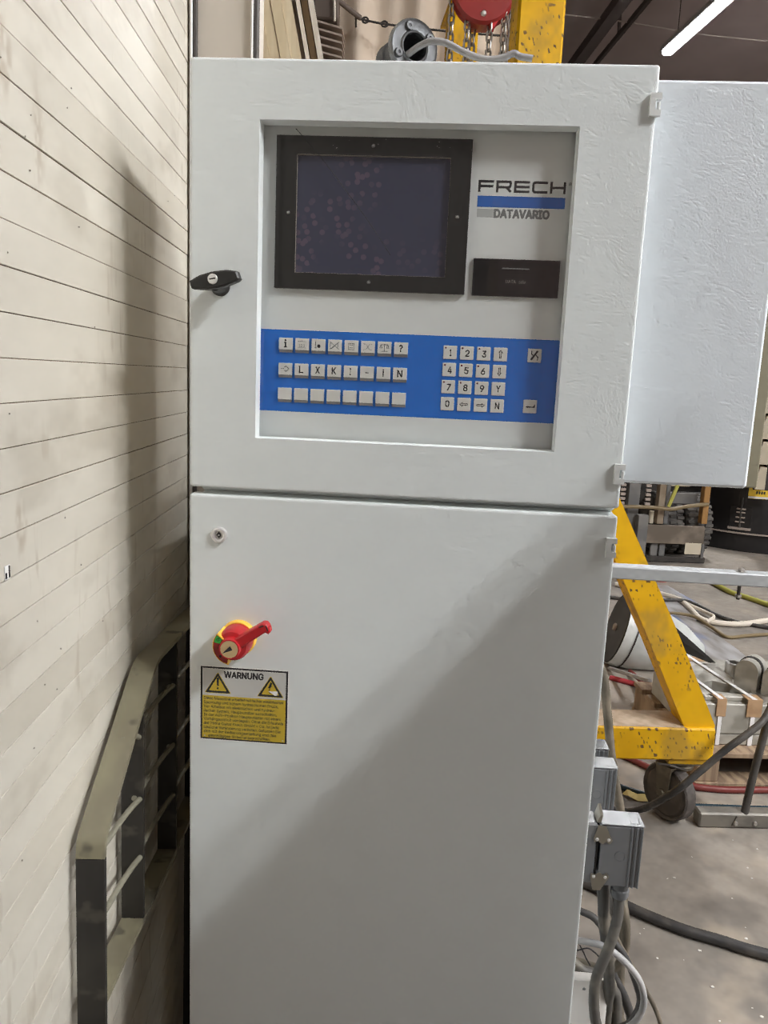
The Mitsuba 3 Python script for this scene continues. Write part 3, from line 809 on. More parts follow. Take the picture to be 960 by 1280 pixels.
for r, zc in enumerate((1.5910, 1.5563, 1.5220)):
    for c in range(8):
        x = 0.1287 + c * 0.02305
        kk = panel(OP, 'function_key', move2(cap, x, zc), 'mat_key', h=0.0005)
        panel(kk, 'key_lip', move2(lip, x, zc), 'mat_key_lip', h=0.0005)
        lg = None
        if r == 0:
            lg = ICON[c]()
        elif r == 1:
            ch = ROW2K[c]
            if ch == '>':
                lg = st([[(-0.0060, 0.0004), (0.0, 0.0004)], [(-0.0012, 0.0028), (0.0010, 0.0028), (0.0010, 0.0045), (0.0058, 0.0004), (0.0010, -0.0038), (0.0010, -0.0022), (-0.0012, -0.0022)]], 0.0007)
            elif ch == '-':
                lg = ext(sbox(-0.0022, -0.0010, 0.0022, 0.0002), L4)
            else:
                lg = text(ch, 0.0092, {'I': 0.0016, 'i': 0.0018, 'N': 0.0072}.get(ch, 0.0064), L4, True, True).apply_translation([0, -0.0044, 0])
        if lg is not None:
            panel(kk, 'legend', move2(lg, x, zc + 0.0012), 'mat_ink' if (r == 1 or c in (0, 7, 2)) else 'mat_ink_grey', h=0.0047)
arrow = Polygon([(-0.0015, -0.0055), (0.0015, -0.0055), (0.0015, 0.0018), (0.0034, 0.0018), (0, 0.0062), (-0.0034, 0.0018), (-0.0015, 0.0018)])
arrow = arrow.difference(arrow.buffer(-0.00080, join_style=2))


def rot2(m, deg):
    return moved(m, trimesh.transformations.rotation_matrix(math.radians(deg), [0, 0, 1]))


KEYS = ['1', '2', '3', 'up', '4', '5', '6', 'down', '7', '8', '9', 'Y', '0', 'left', 'right', 'N']
sq = rbox(-0.0093, 0.0093, -0.0092, 0.0092, 0, 0.0016, 0.0007)
for i, ch in enumerate(KEYS):
    x, zc = 0.3580 + (i % 4) * 0.02305, 1.5896 - (i // 4) * 0.02345
    kk = panel(OP, 'number_key', move2(sq, x, zc), 'mat_key', h=0.0005)
    if ch in ('up', 'down', 'left', 'right'):
        lg = rot2(ext(arrow, L4), {'up': 0, 'down': 180, 'left': 90, 'right': -90}[ch])
    else:
        lg = text(ch, 0.0086, {'1': 0.0028}.get(ch, 0.0060), L4, True, True).apply_translation([0.0008 if ch.isdigit() and ch != '0' else 0, -0.0048 if ch.isdigit() and ch != '0' else -0.0042, 0])
    panel(kk, 'legend', move2(lg, x, zc), 'mat_ink', h=0.0021)
    if ch.isdigit() and ch != '0':
        panel(kk, 'indicator', move2(moved(lathe([(0, 0), (0.0013, 0), (0.0011, 0.0005), (0, 0.0006)], 12), np.eye(4)), x - 0.0062, zc + 0.0062), 'mat_led_red', h=0.0021, label='small dark red indicator')
slash = unary_union([stroke([(-0.0046, -0.0060), (0.0040, 0.0064)], 0.0024, 2), stroke([(-0.0042, 0.0064), (-0.0042, 0.0024), (-0.0020, 0.0002)], 0.0012, 2), stroke([(0.0044, -0.0066), (0.0044, -0.0016), (0.0012, 0.0010)], 0.0012, 2)])
enter = unary_union([stroke([(-0.0030, -0.0006), (0.0058, -0.0006), (0.0058, 0.0028)], 0.0015, 2), Polygon([(-0.0062, -0.0006), (-0.0028, 0.0012), (-0.0028, -0.0024)])])
for (x, zc), g_ in (((0.4735, 1.5898), slash), ((0.4724, 1.5205), enter)):
    kk = panel(OP, 'command_key', move2(sq, x, zc), 'mat_key', h=0.0005)
    panel(kk, 'legend', move2(ext(g_, L4), x, zc), 'mat_ink', h=0.0021)

# ------------------------------------------------------------------ side box at the right of the upper enclosure
SB = thing('side_enclosure', 'smaller bluish grey enclosure attached right of the window enclosure', 'cabinet')
cab(SB, 'housing', rbox(0.597, 0.786, 0.050, 0.235, 1.4185, 1.952, 0.004), 'mat_side_box', smooth=25)
cab(SB, 'back_plate', rbox(0.597, 0.874, 0.235, 0.250, 1.3990, 1.970, 0.002), 'mat_olive_strip', label='olive grey mounting plate')


# ------------------------------------------------------------------ connectors and cables at the cabinet's right side
def connector(d0, label, z0=0.775):
    t = thing('connector', label, 'connector')
    d1 = d0 + 0.042
    cab(t, 'base', rbox(0.592, 0.630, d0 + 0.001, d1 - 0.001, z0 + 0.002, z0 + 0.105, 0.003), 'mat_hood_grey')
    cab(t, 'gasket', rbox(0.6295, 0.6335, d0 + 0.003, d1 - 0.003, z0 + 0.005, z0 + 0.100, 0.001), 'mat_dark')
    hood = rbox(0.633, 0.700, d0, d1, z0, z0 + 0.105, 0.003)
    hood = cut(hood, *[plain(a, a + 0.0022, d0 - 0.01, d0 + 0.0016, z0 - 0.01, z0 + 0.103) for a in (0.6845, 0.6925)], plain(0.6330, 0.6362, d0 - 0.01, d0 + 0.030, z0 + 0.026, z0 + 0.078))
    cab(t, 'hood', hood, 'mat_hood_grey')
    for a in (0.6805, 0.6885, 0.6965):
        cab(t, 'ridge', rbox(a, a + 0.0028, d0 - 0.0015, d0 + 0.003, z0 + 0.001, z0 + 0.104, 0.0006), 'mat_hood_ridge')
    cab(t, 'top_plate', rbox(0.634, 0.701, d0 - 0.0005, d1, z0 + 0.1048, z0 + 0.1068, 0.0008), 'mat_hood_grey')
    cab(t, 'label_frame', ext(sbox(0.6815, d0 + 0.006, 0.6955, d1 - 0.004).difference(sbox(0.6822, d0 + 0.0068, 0.6948, d1 - 0.0048)), 0.0004).apply_translation([0, 0, z0 + 0.1068]), 'mat_ink_grey')
    ringm = ext(Point(0, 0).buffer(0.0086).difference(Point(0, 0).buffer(0.0074)), 0.0005)
    put(t, 'knockout_ring', moved(ringm, face(d0, 0.667, z0 + 0.054)), 'mat_hood_ridge')
    for sgn, zc in ((1, z0 + 0.092), (-1, z0 + 0.006)):
        P = Polygon([(-0.006, 0.012), (0.006, 0.012), (0.018, -0.012), (0.014, -0.018), (0.008, -0.014), (0.003, -0.019), (-0.004, -0.014), (-0.010, -0.016), (-0.011, -0.010)])
        if sgn < 0:
            P = Polygon([(x, -y) for x, y in P.exterior.coords])
        k = put(t, 'latch', moved(ext(P, 0.0018), face(d0 - 0.0004, 0.635, zc)), 'mat_latch', label='metal latch plate')
        for x in (-0.006, 0.012):
            put(k, 'pivot', moved(lathe([(0, 0), (0.0028, 0), (0.0022, 0.0014), (0, 0.0016)], 14), face(d0 - 0.0022, 0.635 + x, zc - sgn * 0.011)), 'mat_chrome', smooth=40)
    cab(t, 'latch_lever', hull([(0.628, d0 + 0.004, z0 + 0.106), (0.634, d0 + 0.004, z0 + 0.106), (0.628, d0 + 0.030, z0 + 0.106), (0.634, d0 + 0.030, z0 + 0.106), (0.633, d0 + 0.006, z0 + 0.117), (0.637, d0 + 0.006, z0 + 0.117), (0.633, d0 + 0.028, z0 + 0.125), (0.637, d0 + 0.028, z0 + 0.125)]), 'mat_latch', label='tilted latch lever')
    gl = lathe([(0, 0), (0.0125, 0), (0.0145, 0.004), (0.0145, 0.014), (0.0130, 0.016), (0.0130, 0.030), (0, 0.030)], 18)
    cab(t, 'cable_gland', moved(gl, trimesh.transformations.translation_matrix([0.678, (d0 + d1) / 2, z0 - 0.029])), 'mat_hood_ridge', smooth=30)
    return t


connector(0.065, 'nearest grey connector hood with two metal latches on the right side of the lower cabinet')
connector(0.250, 'middle grey connector hood, just behind the nearest one')
connector(0.325, 'farthest grey connector hood, mostly hidden behind the middle one')


def cable(name, pts, r, material, label, category='cable', n=12, k=8, local=False, group=None):
    t = tube(pts, r, n, k)
    if local:
        t = moved(t, CAB)
    key = put(None, name, t, material, smooth=50)
    labels[key] = {'label': label, 'category': category}
    return key


cable('cable', [(0.678, 0.086, 0.752), (0.678, 0.083, 0.734), (0.677, 0.078, 0.715), (0.670, 0.070, 0.686), (0.660, 0.062, 0.657), (0.650, 0.056, 0.633), (0.645, 0.052, 0.610), (0.645, 0.050, 0.584), (0.649, 0.049, 0.555), (0.660, 0.050, 0.50), (0.68, 0.06, 0.30), (0.70, 0.10, 0.02)], 0.0085, 'mat_cable_b',
      'olive grey cable swinging left from the nearest connector gland, in front of the bundle', local=True)
cable('cable', [(0.648, 0.098, 0.790), (0.652, 0.100, 0.763), (0.659, 0.104, 0.725), (0.664, 0.108, 0.684), (0.674, 0.116, 0.638), (0.684, 0.128, 0.594), (0.691, 0.142, 0.553), (0.699, 0.160, 0.512), (0.705, 0.185, 0.465), (0.713, 0.21, 0.40), (0.73, 0.24, 0.02)], 0.0098, 'mat_cable_a',
      'thick grey cable hanging straight down behind the nearest connector', local=True)
cable('cable', [(0.678, 0.271, 0.750), (0.680, 0.262, 0.730), (0.688, 0.255, 0.690), (0.699, 0.25, 0.640), (0.708, 0.245, 0.600), (0.712, 0.24, 0.560), (0.712, 0.235, 0.510), (0.715, 0.23, 0.40), (0.74, 0.24, 0.015)], 0.0110, 'mat_cable_a',
      'dark thick cable hanging from the middle connector, behind the bundle', local=True)
cable('cable', [(0.678, 0.346, 0.750), (0.69, 0.325, 0.71), (0.715, 0.270, 0.660), (0.728, 0.235, 0.632), (0.733, 0.222, 0.605), (0.736, 0.22, 0.579), (0.737, 0.22, 0.550), (0.732, 0.221, 0.522), (0.720, 0.224, 0.503), (0.70, 0.23, 0.495), (0.66, 0.25, 0.49), (0.60, 0.27, 0.485)], 0.0075, 'mat_cable_c',
      'brown cable looping back to the cabinet at the right of the bundle', local=True)
cable('cable', [(0.594, 0.175, 0.655), (0.622, 0.165, 0.660), (0.641, 0.156, 0.661), (0.657, 0.149, 0.658), (0.670, 0.143, 0.647), (0.686, 0.137, 0.630), (0.707, 0.131, 0.608), (0.722, 0.126, 0.583), (0.735, 0.124, 0.552), (0.744, 0.130, 0.520), (0.741, 0.138, 0.486), (0.729, 0.145, 0.458), (0.69, 0.16, 0.43), (0.62, 0.18, 0.42), (0.592, 0.19, 0.425)], 0.0060, 'mat_cable_e',
      'dark cable arching out of the cabinet in a wide loop above the pale grey one', local=True)
cable('cable', [(0.594, 0.14, 0.618), (0.618, 0.130, 0.627), (0.634, 0.121, 0.633), (0.649, 0.112, 0.638), (0.665, 0.104, 0.640), (0.686, 0.098, 0.632), (0.708, 0.095, 0.614), (0.725, 0.092, 0.594), (0.734, 0.091, 0.572), (0.738, 0.094, 0.545), (0.733, 0.098, 0.517), (0.717, 0.102, 0.492), (0.68, 0.11, 0.47), (0.62, 0.13, 0.46), (0.594, 0.14, 0.465)], 0.0056, 'mat_cable_d',
      'pale grey cable arching in a loop in front of the bundle', local=True)
cable('cable', [(0.690, 0.185, 0.64), (0.708, 0.172, 0.602), (0.720, 0.165, 0.583), (0.732, 0.162, 0.565), (0.746, 0.16, 0.543), (0.766, 0.16, 0.510), (0.781, 0.16, 0.483), (0.793, 0.16, 0.454), (0.81, 0.17, 0.40), (0.84, 0.20, 0.20), (0.86, 0.24, 0.008)], 0.0040, 'mat_cable_c',
      'thin beige cable running down at the far right of the bundle', local=True)
cable('cable', [(0.594, 0.205, 0.552), (0.625, 0.202, 0.538), (0.645, 0.20, 0.525), (0.660, 0.20, 0.514), (0.684, 0.20, 0.508), (0.705, 0.205, 0.500), (0.72, 0.215, 0.470), (0.735, 0.22, 0.40), (0.75, 0.23, 0.012)], 0.0095, 'mat_cable_b',
      'thick grey brown cable leaving the cabinet sideways above the white channel', local=True)
cable('cable', [(0.697, 0.214, 0.48), (0.707, 0.218, 0.459), (0.717, 0.22, 0.440), (0.730, 0.222, 0.419), (0.745, 0.225, 0.393), (0.757, 0.23, 0.365), (0.78, 0.25, 0.20), (0.79, 0.28, 0.012)], 0.0085, 'mat_cable_c',
      'brown cable slanting down right, left of the dark slanting one', local=True)
cable('cable', [(0.72, 0.245, 0.49), (0.730, 0.25, 0.465), (0.740, 0.25, 0.449), (0.753, 0.25, 0.425), (0.765, 0.252, 0.395), (0.773, 0.255, 0.363), (0.79, 0.27, 0.20), (0.80, 0.30, 0.012)], 0.0085, 'mat_cable_e',
      'dark cable slanting to the lower right between the brown cable and the grey loop', local=True)
cable('twist_wire', [(0.643, 0.168, 0.588), (0.650, 0.167, 0.576), (0.656, 0.167, 0.564), (0.664, 0.168, 0.550)], 0.0011, 'mat_ink', 'thin black twisted wire end between the cables beside the cabinet', 'wire', n=6, local=True)
cable('twist_wire', [(0.640, 0.172, 0.574), (0.657, 0.170, 0.582), (0.670, 0.170, 0.575), (0.681, 0.172, 0.564)], 0.0012, 'mat_ink', 'thin black wire curving right above the thick grey brown cable', 'wire', n=6, local=True)
cable('hose', [(0.600, 0.45, 1.03), (0.650, 0.45, 1.045), (0.690, 0.45, 1.010), (0.708, 0.45, 0.970), (0.724, 0.45, 0.885), (0.736, 0.45, 0.816), (0.752, 0.45, 0.747), (0.768, 0.45, 0.685), (0.785, 0.45, 0.60), (0.80, 0.44, 0.30), (0.82, 0.42, 0.010)], 0.0090, 'mat_cable_c', 'dusty brown hose hanging along the cabinet edge, left of the yellow beam end', 'hose', local=True)
t = thing('cable_channel', 'white metal cable channel standing behind the cables at the bottom of the cabinet side', 'cable channel')
cab(t, 'channel', rbox(0.600, 0.672, 0.145, 0.165, 0.0, 0.540, 0.002), 'mat_white_metal')
cab(t, 'flange', hull([(0.6735, 0.147, 0), (0.7060, 0.172, 0), (0.6735, 0.152, 0), (0.7060, 0.177, 0), (0.6735, 0.147, 0.535), (0.7000, 0.172, 0.525), (0.6735, 0.152, 0.535), (0.7000, 0.177, 0.525)]), 'mat_white_metal')
put(t, 'screw', moved(lathe([(0, 0), (0.0028, 0), (0.002, 0.0012), (0, 0.0015)], 12), face(0.145, 0.652, 0.522)), 'mat_ink_grey')

# ------------------------------------------------------------------ things on top of the upper enclosure
MT = thing('motor', 'small grey cylindrical motor with open flange lying on top of the control enclosure', 'motor')
ax = np.array([0.40, -0.91, -0.02])
MF = frame((0.056, 1.118, 1.9815), z=ax, x=(0.91, 0.40, 0)) @ np.diag([0.95, 0.95, 0.95, 1])
fl = lathe([(0.0180, -0.001), (0.0180, 0.0065), (0.0200, 0.0075), (0.0220, 0.0050), (0.0320, 0.0045), (0.0350, 0.0060), (0.0365, 0.0040), (0.0365, -0.004), (0.034, -0.006), (0.0180, -0.006), (0.0180, -0.001)], 48)
put(MT, 'flange', fl, 'mat_cast_alu', smooth=35, M=MF)
put(MT, 'flange_well', lathe([(0, -0.071), (0.0184, -0.071), (0.0184, -0.0010), (0.0180, -0.0010), (0.0180, -0.070), (0, -0.070)], 32), 'mat_cast_alu', M=MF)
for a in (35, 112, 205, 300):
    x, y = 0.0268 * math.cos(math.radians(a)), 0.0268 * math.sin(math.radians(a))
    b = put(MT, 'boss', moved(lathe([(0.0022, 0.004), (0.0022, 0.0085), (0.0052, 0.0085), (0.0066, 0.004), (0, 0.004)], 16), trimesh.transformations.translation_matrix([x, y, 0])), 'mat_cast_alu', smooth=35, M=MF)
    put(b, 'bolt', moved(lathe([(0, 0), (0.0021, 0), (0.0021, 0.0035), (0, 0.0035)], 12), trimesh.transformations.translation_matrix([x, y, 0.0042])), 'mat_motor_dark', M=MF)  # dark plug stands in for shade inside the boss hole, no bolt
put(MT, 'barrel', lathe([(0, -0.072), (0.022, -0.072), (0.0255, -0.068), (0.0255, -0.046), (0.0230, -0.042), (0.0230, -0.014), (0.0245, -0.012), (0.0245, -0.0065), (0.0185, -0.0065), (0.0185, -0.0712), (0, -0.0712)], 40), 'mat_motor_dark', smooth=30, M=MF)
cable('cable', [(0.046, 1.116, 1.9700), (0.052, 1.106, 1.9715), (0.064, 1.097, 1.9770), (0.078, 1.089, 1.9800), (0.096, 1.084, 1.9770), (0.114, 1.080, 1.9680), (0.134, 1.077, 1.9600), (0.152, 1.074, 1.9565), (0.170, 1.071, 1.9590), (0.182, 1.070, 1.9640), (0.190, 1.070, 1.9610), (0.206, 1.068, 1.9585)], 0.0042, 'mat_cable_d', 'grey cable from the motor flange lying along the top edge of the control enclosure')

# ------------------------------------------------------------------ load backrest (black flat bar frame) leaning on the plank wall
LB = thing('load_backrest', 'black worn flat bar frame with short rods leaning against the cream plank wall', 'frame')
XA, XB = WALL_X + 0.010, WALL_X + 0.046


def bend(pts, r, n=6):
    P = [np.asarray(p, float) for p in pts]
    out = [P[0]]
    for a, b, c in zip(P, P[1:], P[2:]):
        u, v = (a - b) / np.linalg.norm(a - b), (c - b) / np.linalg.norm(c - b)
        k = min(r, 0.45 * np.linalg.norm(a - b), 0.45 * np.linalg.norm(c - b))
        s, e = b + u * k, b + v * k
        for t_ in np.linspace(0, 1, n):
            out.append((1 - t_) ** 2 * s + 2 * t_ * (1 - t_) * b + t_ * t_ * e)
    out.append(P[-1])
    return [tuple(p) for p in out]


def flat(pts, th=0.008, x0=XA, x1=XB, rnd=0.035):
    """Flat bar bent along (y, z) points, its broad side across x."""
    m = ext(LineString(bend(pts, rnd)).buffer(th / 2, cap_style=2, join_style=2), x1 - x0)
    M = np.eye(4)
    M[:3, :3] = [[0, 0, 1], [1, 0, 0], [0, 1, 0]]
    M[:3, 3] = (x0, 0, 0)
    return moved(m, M)


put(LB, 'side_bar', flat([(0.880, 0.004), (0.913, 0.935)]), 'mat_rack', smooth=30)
put(LB, 'bent_bar', flat([(0.913, 0.935), (0.917, 0.958), (1.178, 1.098), (1.98, 1.030), (2.20, 0.860), (2.20, 0.004)]), 'mat_rack_worn', smooth=30, label='olive grey bent upper bar')
put(LB, 'cross_bar', flat([(0.912, 0.728), (2.195, 0.585)], 0.008, XA, XB - 0.002), 'mat_rack_worn')  # olive colour paints in the light on top of this bar
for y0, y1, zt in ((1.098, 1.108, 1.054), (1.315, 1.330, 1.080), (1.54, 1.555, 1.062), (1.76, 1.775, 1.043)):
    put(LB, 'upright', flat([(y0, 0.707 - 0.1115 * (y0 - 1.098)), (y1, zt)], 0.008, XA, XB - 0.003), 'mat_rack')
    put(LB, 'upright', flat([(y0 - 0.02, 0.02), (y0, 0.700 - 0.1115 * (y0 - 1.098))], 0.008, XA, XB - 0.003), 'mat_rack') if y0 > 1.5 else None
ys = (0.920, 1.094, 1.312, 1.538, 1.758)
for i in range(4):
    for zc in (1.042, 0.930, 0.834):
        a, b = ys[i] + 0.004, ys[i + 1] + 0.004
        if i == 0 and zc > 1:
            a, zc = 1.046, 1.030
        zz = zc - 0.115 * (ys[i] - 0.92)
        L = b - a
        put(LB, 'rod', tube([(-0.315, a, zz), (-0.314, a + 0.25 * L, zz - 0.006), (-0.312, a + 0.55 * L, zz - 0.010), (-0.309, a + 0.80 * L, zz - 0.014), (-0.307, b, zz - 0.021)], 0.0042, 10, 5), 'mat_rod_worn', smooth=50)

# ------------------------------------------------------------------ leaning sheets, heater and wire behind the cabinets
def sheet(x_top, th, mat_, label, y0, z_top=3.4, h=None):
    """A board leaning to the left; its front end at y0. x_top is given at z = 2.752."""
    lean, zr = -0.215, 2.752
    zt = z_top
    x_top, th = 1.1667 * x_top, 1.1667 * th
    P = [(x_top + lean * (zt - zr), zt), (x_top + th + lean * (zt - zr), zt), (x_top + th + lean * (0 - zr), 0), (x_top + lean * (0 - zr), 0)]
    m = ext(Polygon(P), 1.1)
    M = np.eye(4)
    M[:3, :3] = [[1, 0, 0], [0, 0, 1], [0, 1, 0]]
    M[:3, 3] = (0, y0, 0)
    m = moved(m, M)
    m.invert() if m.volume < 0 else None
    k = put(None, 'board', m, mat_)
    labels[k] = {'label': label, 'category': 'board', 'group': 'boards leaning behind the cabinet'}


for i_, nth in enumerate(('leftmost', 'second from the left', 'third from the left', 'fourth from the left')):
    sheet(-0.3450 + 0.0300 * i_, 0.0294, 'mat_board_cream', f'cream sheet, {nth} of the leaning stack behind the cabinet', 2.780 + 0.003 * (i_ % 2), 3.7 - 0.04 * i_)
sheet(-0.214, 0.012, 'mat_board_pale', 'thin pale board edge in the middle of the leaning stack', 2.80, 3.65)
sheet(-0.199, 0.018, 'mat_board_brown', 'brown board between two pale edges in the leaning stack', 2.84, 3.5)
sheet(-0.179, 0.016, 'mat_board_pale', 'pale board rightmost in the leaning stack, beside the dark heater', 2.80, 3.6)

HT = thing('heater', 'dark finned heater on the partition wall above the cabinet, right of the leaning boards', 'heater')
put(HT, 'housing', rbox(-0.36, -0.205, 5.25, 5.52, 3.715, 4.0, 0.01), 'mat_heater')
put(HT, 'core', rbox(-0.36, -0.20, 5.46, 5.52, 3.0, 3.70, 0.01), 'mat_heater')
for i in range(17):
    z = 3.695 - i * 0.042
    put(HT, 'fin', hull([(-0.36, 5.24, z), (-0.36, 5.24, z + 0.012), (-0.36, 5.45, z), (-0.36, 5.45, z + 0.012), (-0.180 + 0.001 * i, 5.26, z - 0.030), (-0.180 + 0.001 * i, 5.26, z - 0.018), (-0.165 + 0.001 * i, 5.45, z - 0.030), (-0.165 + 0.001 * i, 5.45, z - 0.018)]), 'mat_heater_fin')
put(HT, 'tube', rod((-0.225, 5.22, 3.69), (-0.232, 5.22, 3.84), 0.008, 10), 'mat_board_pale', label='small pale tube')
put(HT, 'bracket', tube([(-0.30, 5.22, 3.86), (-0.20, 5.30, 3.835), (-0.12, 5.38, 3.815), (-0.07, 5.42, 3.80)], 0.016, 8, 4), 'mat_heater', smooth=50)
WR = thing('tension_wire', 'dark tension wire with ring links strung across the partition wall behind the cabinet', 'wire')
put(WR, 'wire', tube([(-0.10, 5.42, 3.80), (0.08, 5.42, 3.775), (0.46, 5.42, 3.755), (0.98, 5.42, 3.745)], 0.007, 8, 6), 'mat_trim_dark', smooth=50)
for x, z in ((0.083, 3.774), (-0.04, 3.790)):
    put(WR, 'ring', tube([(x + 0.020 * math.cos(a), 5.42, z + 0.016 * math.sin(a)) for a in np.linspace(0, 2 * np.pi, 12, endpoint=False)], 0.006, 6, 0, closed=True), 'mat_trim_dark', smooth=50)
put(WR, 'wall_hook', [rod((x, 5.42, z), (x, 5.58, z), 0.006, 8) for x, z in ((-0.10, 3.80), (0.97, 3.745))], 'mat_trim_dark')

# ------------------------------------------------------------------ yellow gantry crane with its red chain hoist
GC = thing('gantry_crane', 'yellow steel gantry crane with slanted braces and swivel casters behind the cabinet', 'crane')


def gantry_frame(y, px, full):
    put(GC, 'base_beam', rbox(px - 0.80, px + 0.80, y - 0.07, y + 0.08, 0.255, 0.378, 0.006), 'mat_gantry')
    put(GC, 'post', rbox(px - 0.072, px + 0.072, y - 0.07, y + 0.07, 0.376, 3.35, 0.008), 'mat_gantry')
    for sg in (1, -1):
        b = Polygon([(0.690, 0.376), (0.80, 0.376), (0.800, 0.385), (0.640, 0.705), (0.07, 1.765), (0.07, 1.575), (0.525, 0.705)])
        if sg < 0:
            b = Polygon([(-x, z) for x, z in b.exterior.coords])
        m = ext(b, 0.105)
        M = np.eye(4)
        M[:3, :3] = [[1, 0, 0], [0, 0, -1], [0, 1, 0]]
        M[:3, 3] = (px, y + 0.050, 0)
        put(GC, 'brace', moved(m, M), 'mat_gantry')
        put(GC, 'dirty_top', rbox(min(px + sg * 0.10, px + sg * 0.688), max(px + sg * 0.10, px + sg * 0.688), y - 0.064, y + 0.076, 0.3775, 0.3795, 0.0004), 'mat_gantry_dirty', label='rusty, dusty top face of the base beam')
        cx = px + sg * 0.718
        put(GC, 'foot_plate', rbox(cx - 0.075, cx + 0.075, y - 0.06, y + 0.06, 0.236, 0.2555, 0.003), 'mat_gantry')
        caster(cx, y, sg)


def caster(cx, y, sg):
    c = key_of(GC, 'caster')
    n = np.array([-0.906, -0.42, 0]) * (1 if sg > 0 else -1)
    t_ = np.array([0.42, -0.906, 0])
    put(c, 'top_plate', rbox(cx - 0.062, cx + 0.062, y - 0.055, y + 0.055, 0.229, 0.2365, 0.002), 'mat_fork_steel')
    put(c, 'swivel', moved(lathe([(0, 0.200), (0.042, 0.200), (0.046, 0.212), (0.036, 0.229), (0, 0.229)], 24), trimesh.transformations.translation_matrix([cx, y, 0])), 'mat_fork_steel', smooth=35)
    C = np.array([cx - 0.035, y - 0.005, 0.105]) if sg > 0 else np.array([cx + 0.03, y + 0.01, 0.105])
    prof = [(0, -0.016), (0.030, -0.016), (0.034, -0.024), (0.082, -0.024), (0.090, -0.017), (0.100, -0.026), (0.1050, -0.020), (0.1050, 0.020), (0.100, 0.026), (0.090, 0.017), (0.082, 0.024), (0.034, 0.024), (0.030, 0.016), (0, 0.016)]
    WM = frame(C, z=n)
    put(c, 'wheel', lathe(prof[1:6] + prof[8:13] + [prof[1]], 44), 'mat_wheel', smooth=35, M=WM)
    put(c, 'tread', lathe([prof[5], prof[6], prof[7], prof[8], (0.095, 0.0), prof[5]], 44), 'mat_wheel_tread', smooth=35, M=WM)
    put(c, 'axle', lathe([(0, -0.046), (0.012, -0.046), (0.014, -0.040), (0.014, 0.040), (0.012, 0.046), (0, 0.046)], 16), 'mat_fork_steel', smooth=35, M=WM)
    for s in (-1, 1):
        o = C + n * 0.034 * s
        P = [o + t_ * a + np.array([0, 0, b]) + n * e for a, b in ((-0.022, -0.018), (0.022, -0.018), (0.030, 0.098), (-0.040, 0.098)) for e in (-0.003, 0.003)]
        put(c, 'fork', hull(P), 'mat_fork_steel')
    o = C + np.array([0, 0, 0.100])
    put(c, 'fork_crown', hull([o + t_ * a + n * b + np.array([0, 0, e]) for a in (-0.042, 0.032) for b in (-0.038, 0.038) for e in (-0.006, 0.006)]), 'mat_fork_steel')
    if sg > 0:
        q = C + np.array([0, 0, 0.125])
        put(c, 'brake_pedal', hull([q + np.array(v) for v in ((-0.085, -0.075, 0.016), (-0.045, -0.085, 0.016), (-0.085, -0.075, 0.022), (-0.045, -0.085, 0.022), (0.015, -0.02, -0.03), (0.045, -0.035, -0.03), (0.015, -0.02, -0.024), (0.045, -0.035, -0.024))]), 'mat_stand_tube', label='dark brake pedal')


gantry_frame(2.62, 0.511, True)
gantry_frame(4.12, 0.440, False)
put(GC, 'top_beam', [rbox(-0.07, 0.07, 2.35, 4.40, 3.345, 3.36, 0.002), rbox(-0.006, 0.006, 2.35, 4.40, 3.36, 3.54, 0.002), rbox(-0.07, 0.07, 2.35, 4.40, 3.54, 3.555, 0.002)], 'mat_gantry', M=frame((0.635, 0, 0), x=(0.9989, 0.0472, 0), z=(0, 0, 1)))
gus = Polygon([(0.371 - 0.05, 2.70), (0.371, 3.107), (0.388, 3.345), (0.392, 3.345), (0.392, 2.70)])
M = np.eye(4); M[:3, :3] = [[1, 0, 0], [0, 0, -1], [0, 1, 0]]; M[:3, 3] = (0, 4.12, 0)
put(GC, 'gusset', moved(ext(gus, 0.03), M), 'mat_gantry')

CH = thing('chain_hoist', 'red chain hoist with steel chains hanging from the yellow gantry beam', 'hoist')
HB = frame((0.432, 3.36, 3.045), z=(0, -1, 0), x=(1, 0, 0))
put(CH, 'body', lathe([(0, 0), (0.112, 0), (0.122, 0.012), (0.122, 0.058), (0.112, 0.07), (0, 0.07)], 40), 'mat_red_hoist', smooth=35, M=HB)
put(CH, 'side_plate', moved(ext(Polygon([(-0.04, -0.115), (0.055, -0.112), (0.055, 0.02), (0.14, 0.06), (0.14, 0.25), (-0.08, 0.25), (-0.10, 0.05)]), 0.03), HB @ trimesh.transformations.translation_matrix([0, 0, -0.032])), 'mat_red_hoist')
put(CH, 'chain_guide', moved(ext(Polygon([(0.035, -0.142), (0.085, -0.07), (0.105, -0.02), (0.035, -0.02)]), 0.045), HB @ trimesh.transformations.translation_matrix([0, 0, 0.015])), 'mat_red', label='bright red chain guide')
put(CH, 'rivet', moved(lathe([(0, 0), (0.012, 0), (0.008, 0.006), (0, 0.007)], 14), HB @ trimesh.transformations.translation_matrix([0.0, -0.085, 0.070])), 'mat_steel', smooth=35)
put(CH, 'suspension', rod((0.44, 3.36, 3.12), (0.485, 3.36, 3.36), 0.02, 14), 'mat_steel')
lk = tube([(0.0115 * math.cos(a), 0, 0.0105 * math.sin(a) + (0.010 if math.sin(a) > 0 else -0.010)) for a in np.linspace(0.001, 2 * np.pi + 0.001, 12, endpoint=False)], 0.0045, 6, 0, closed=True)
link_ply = None
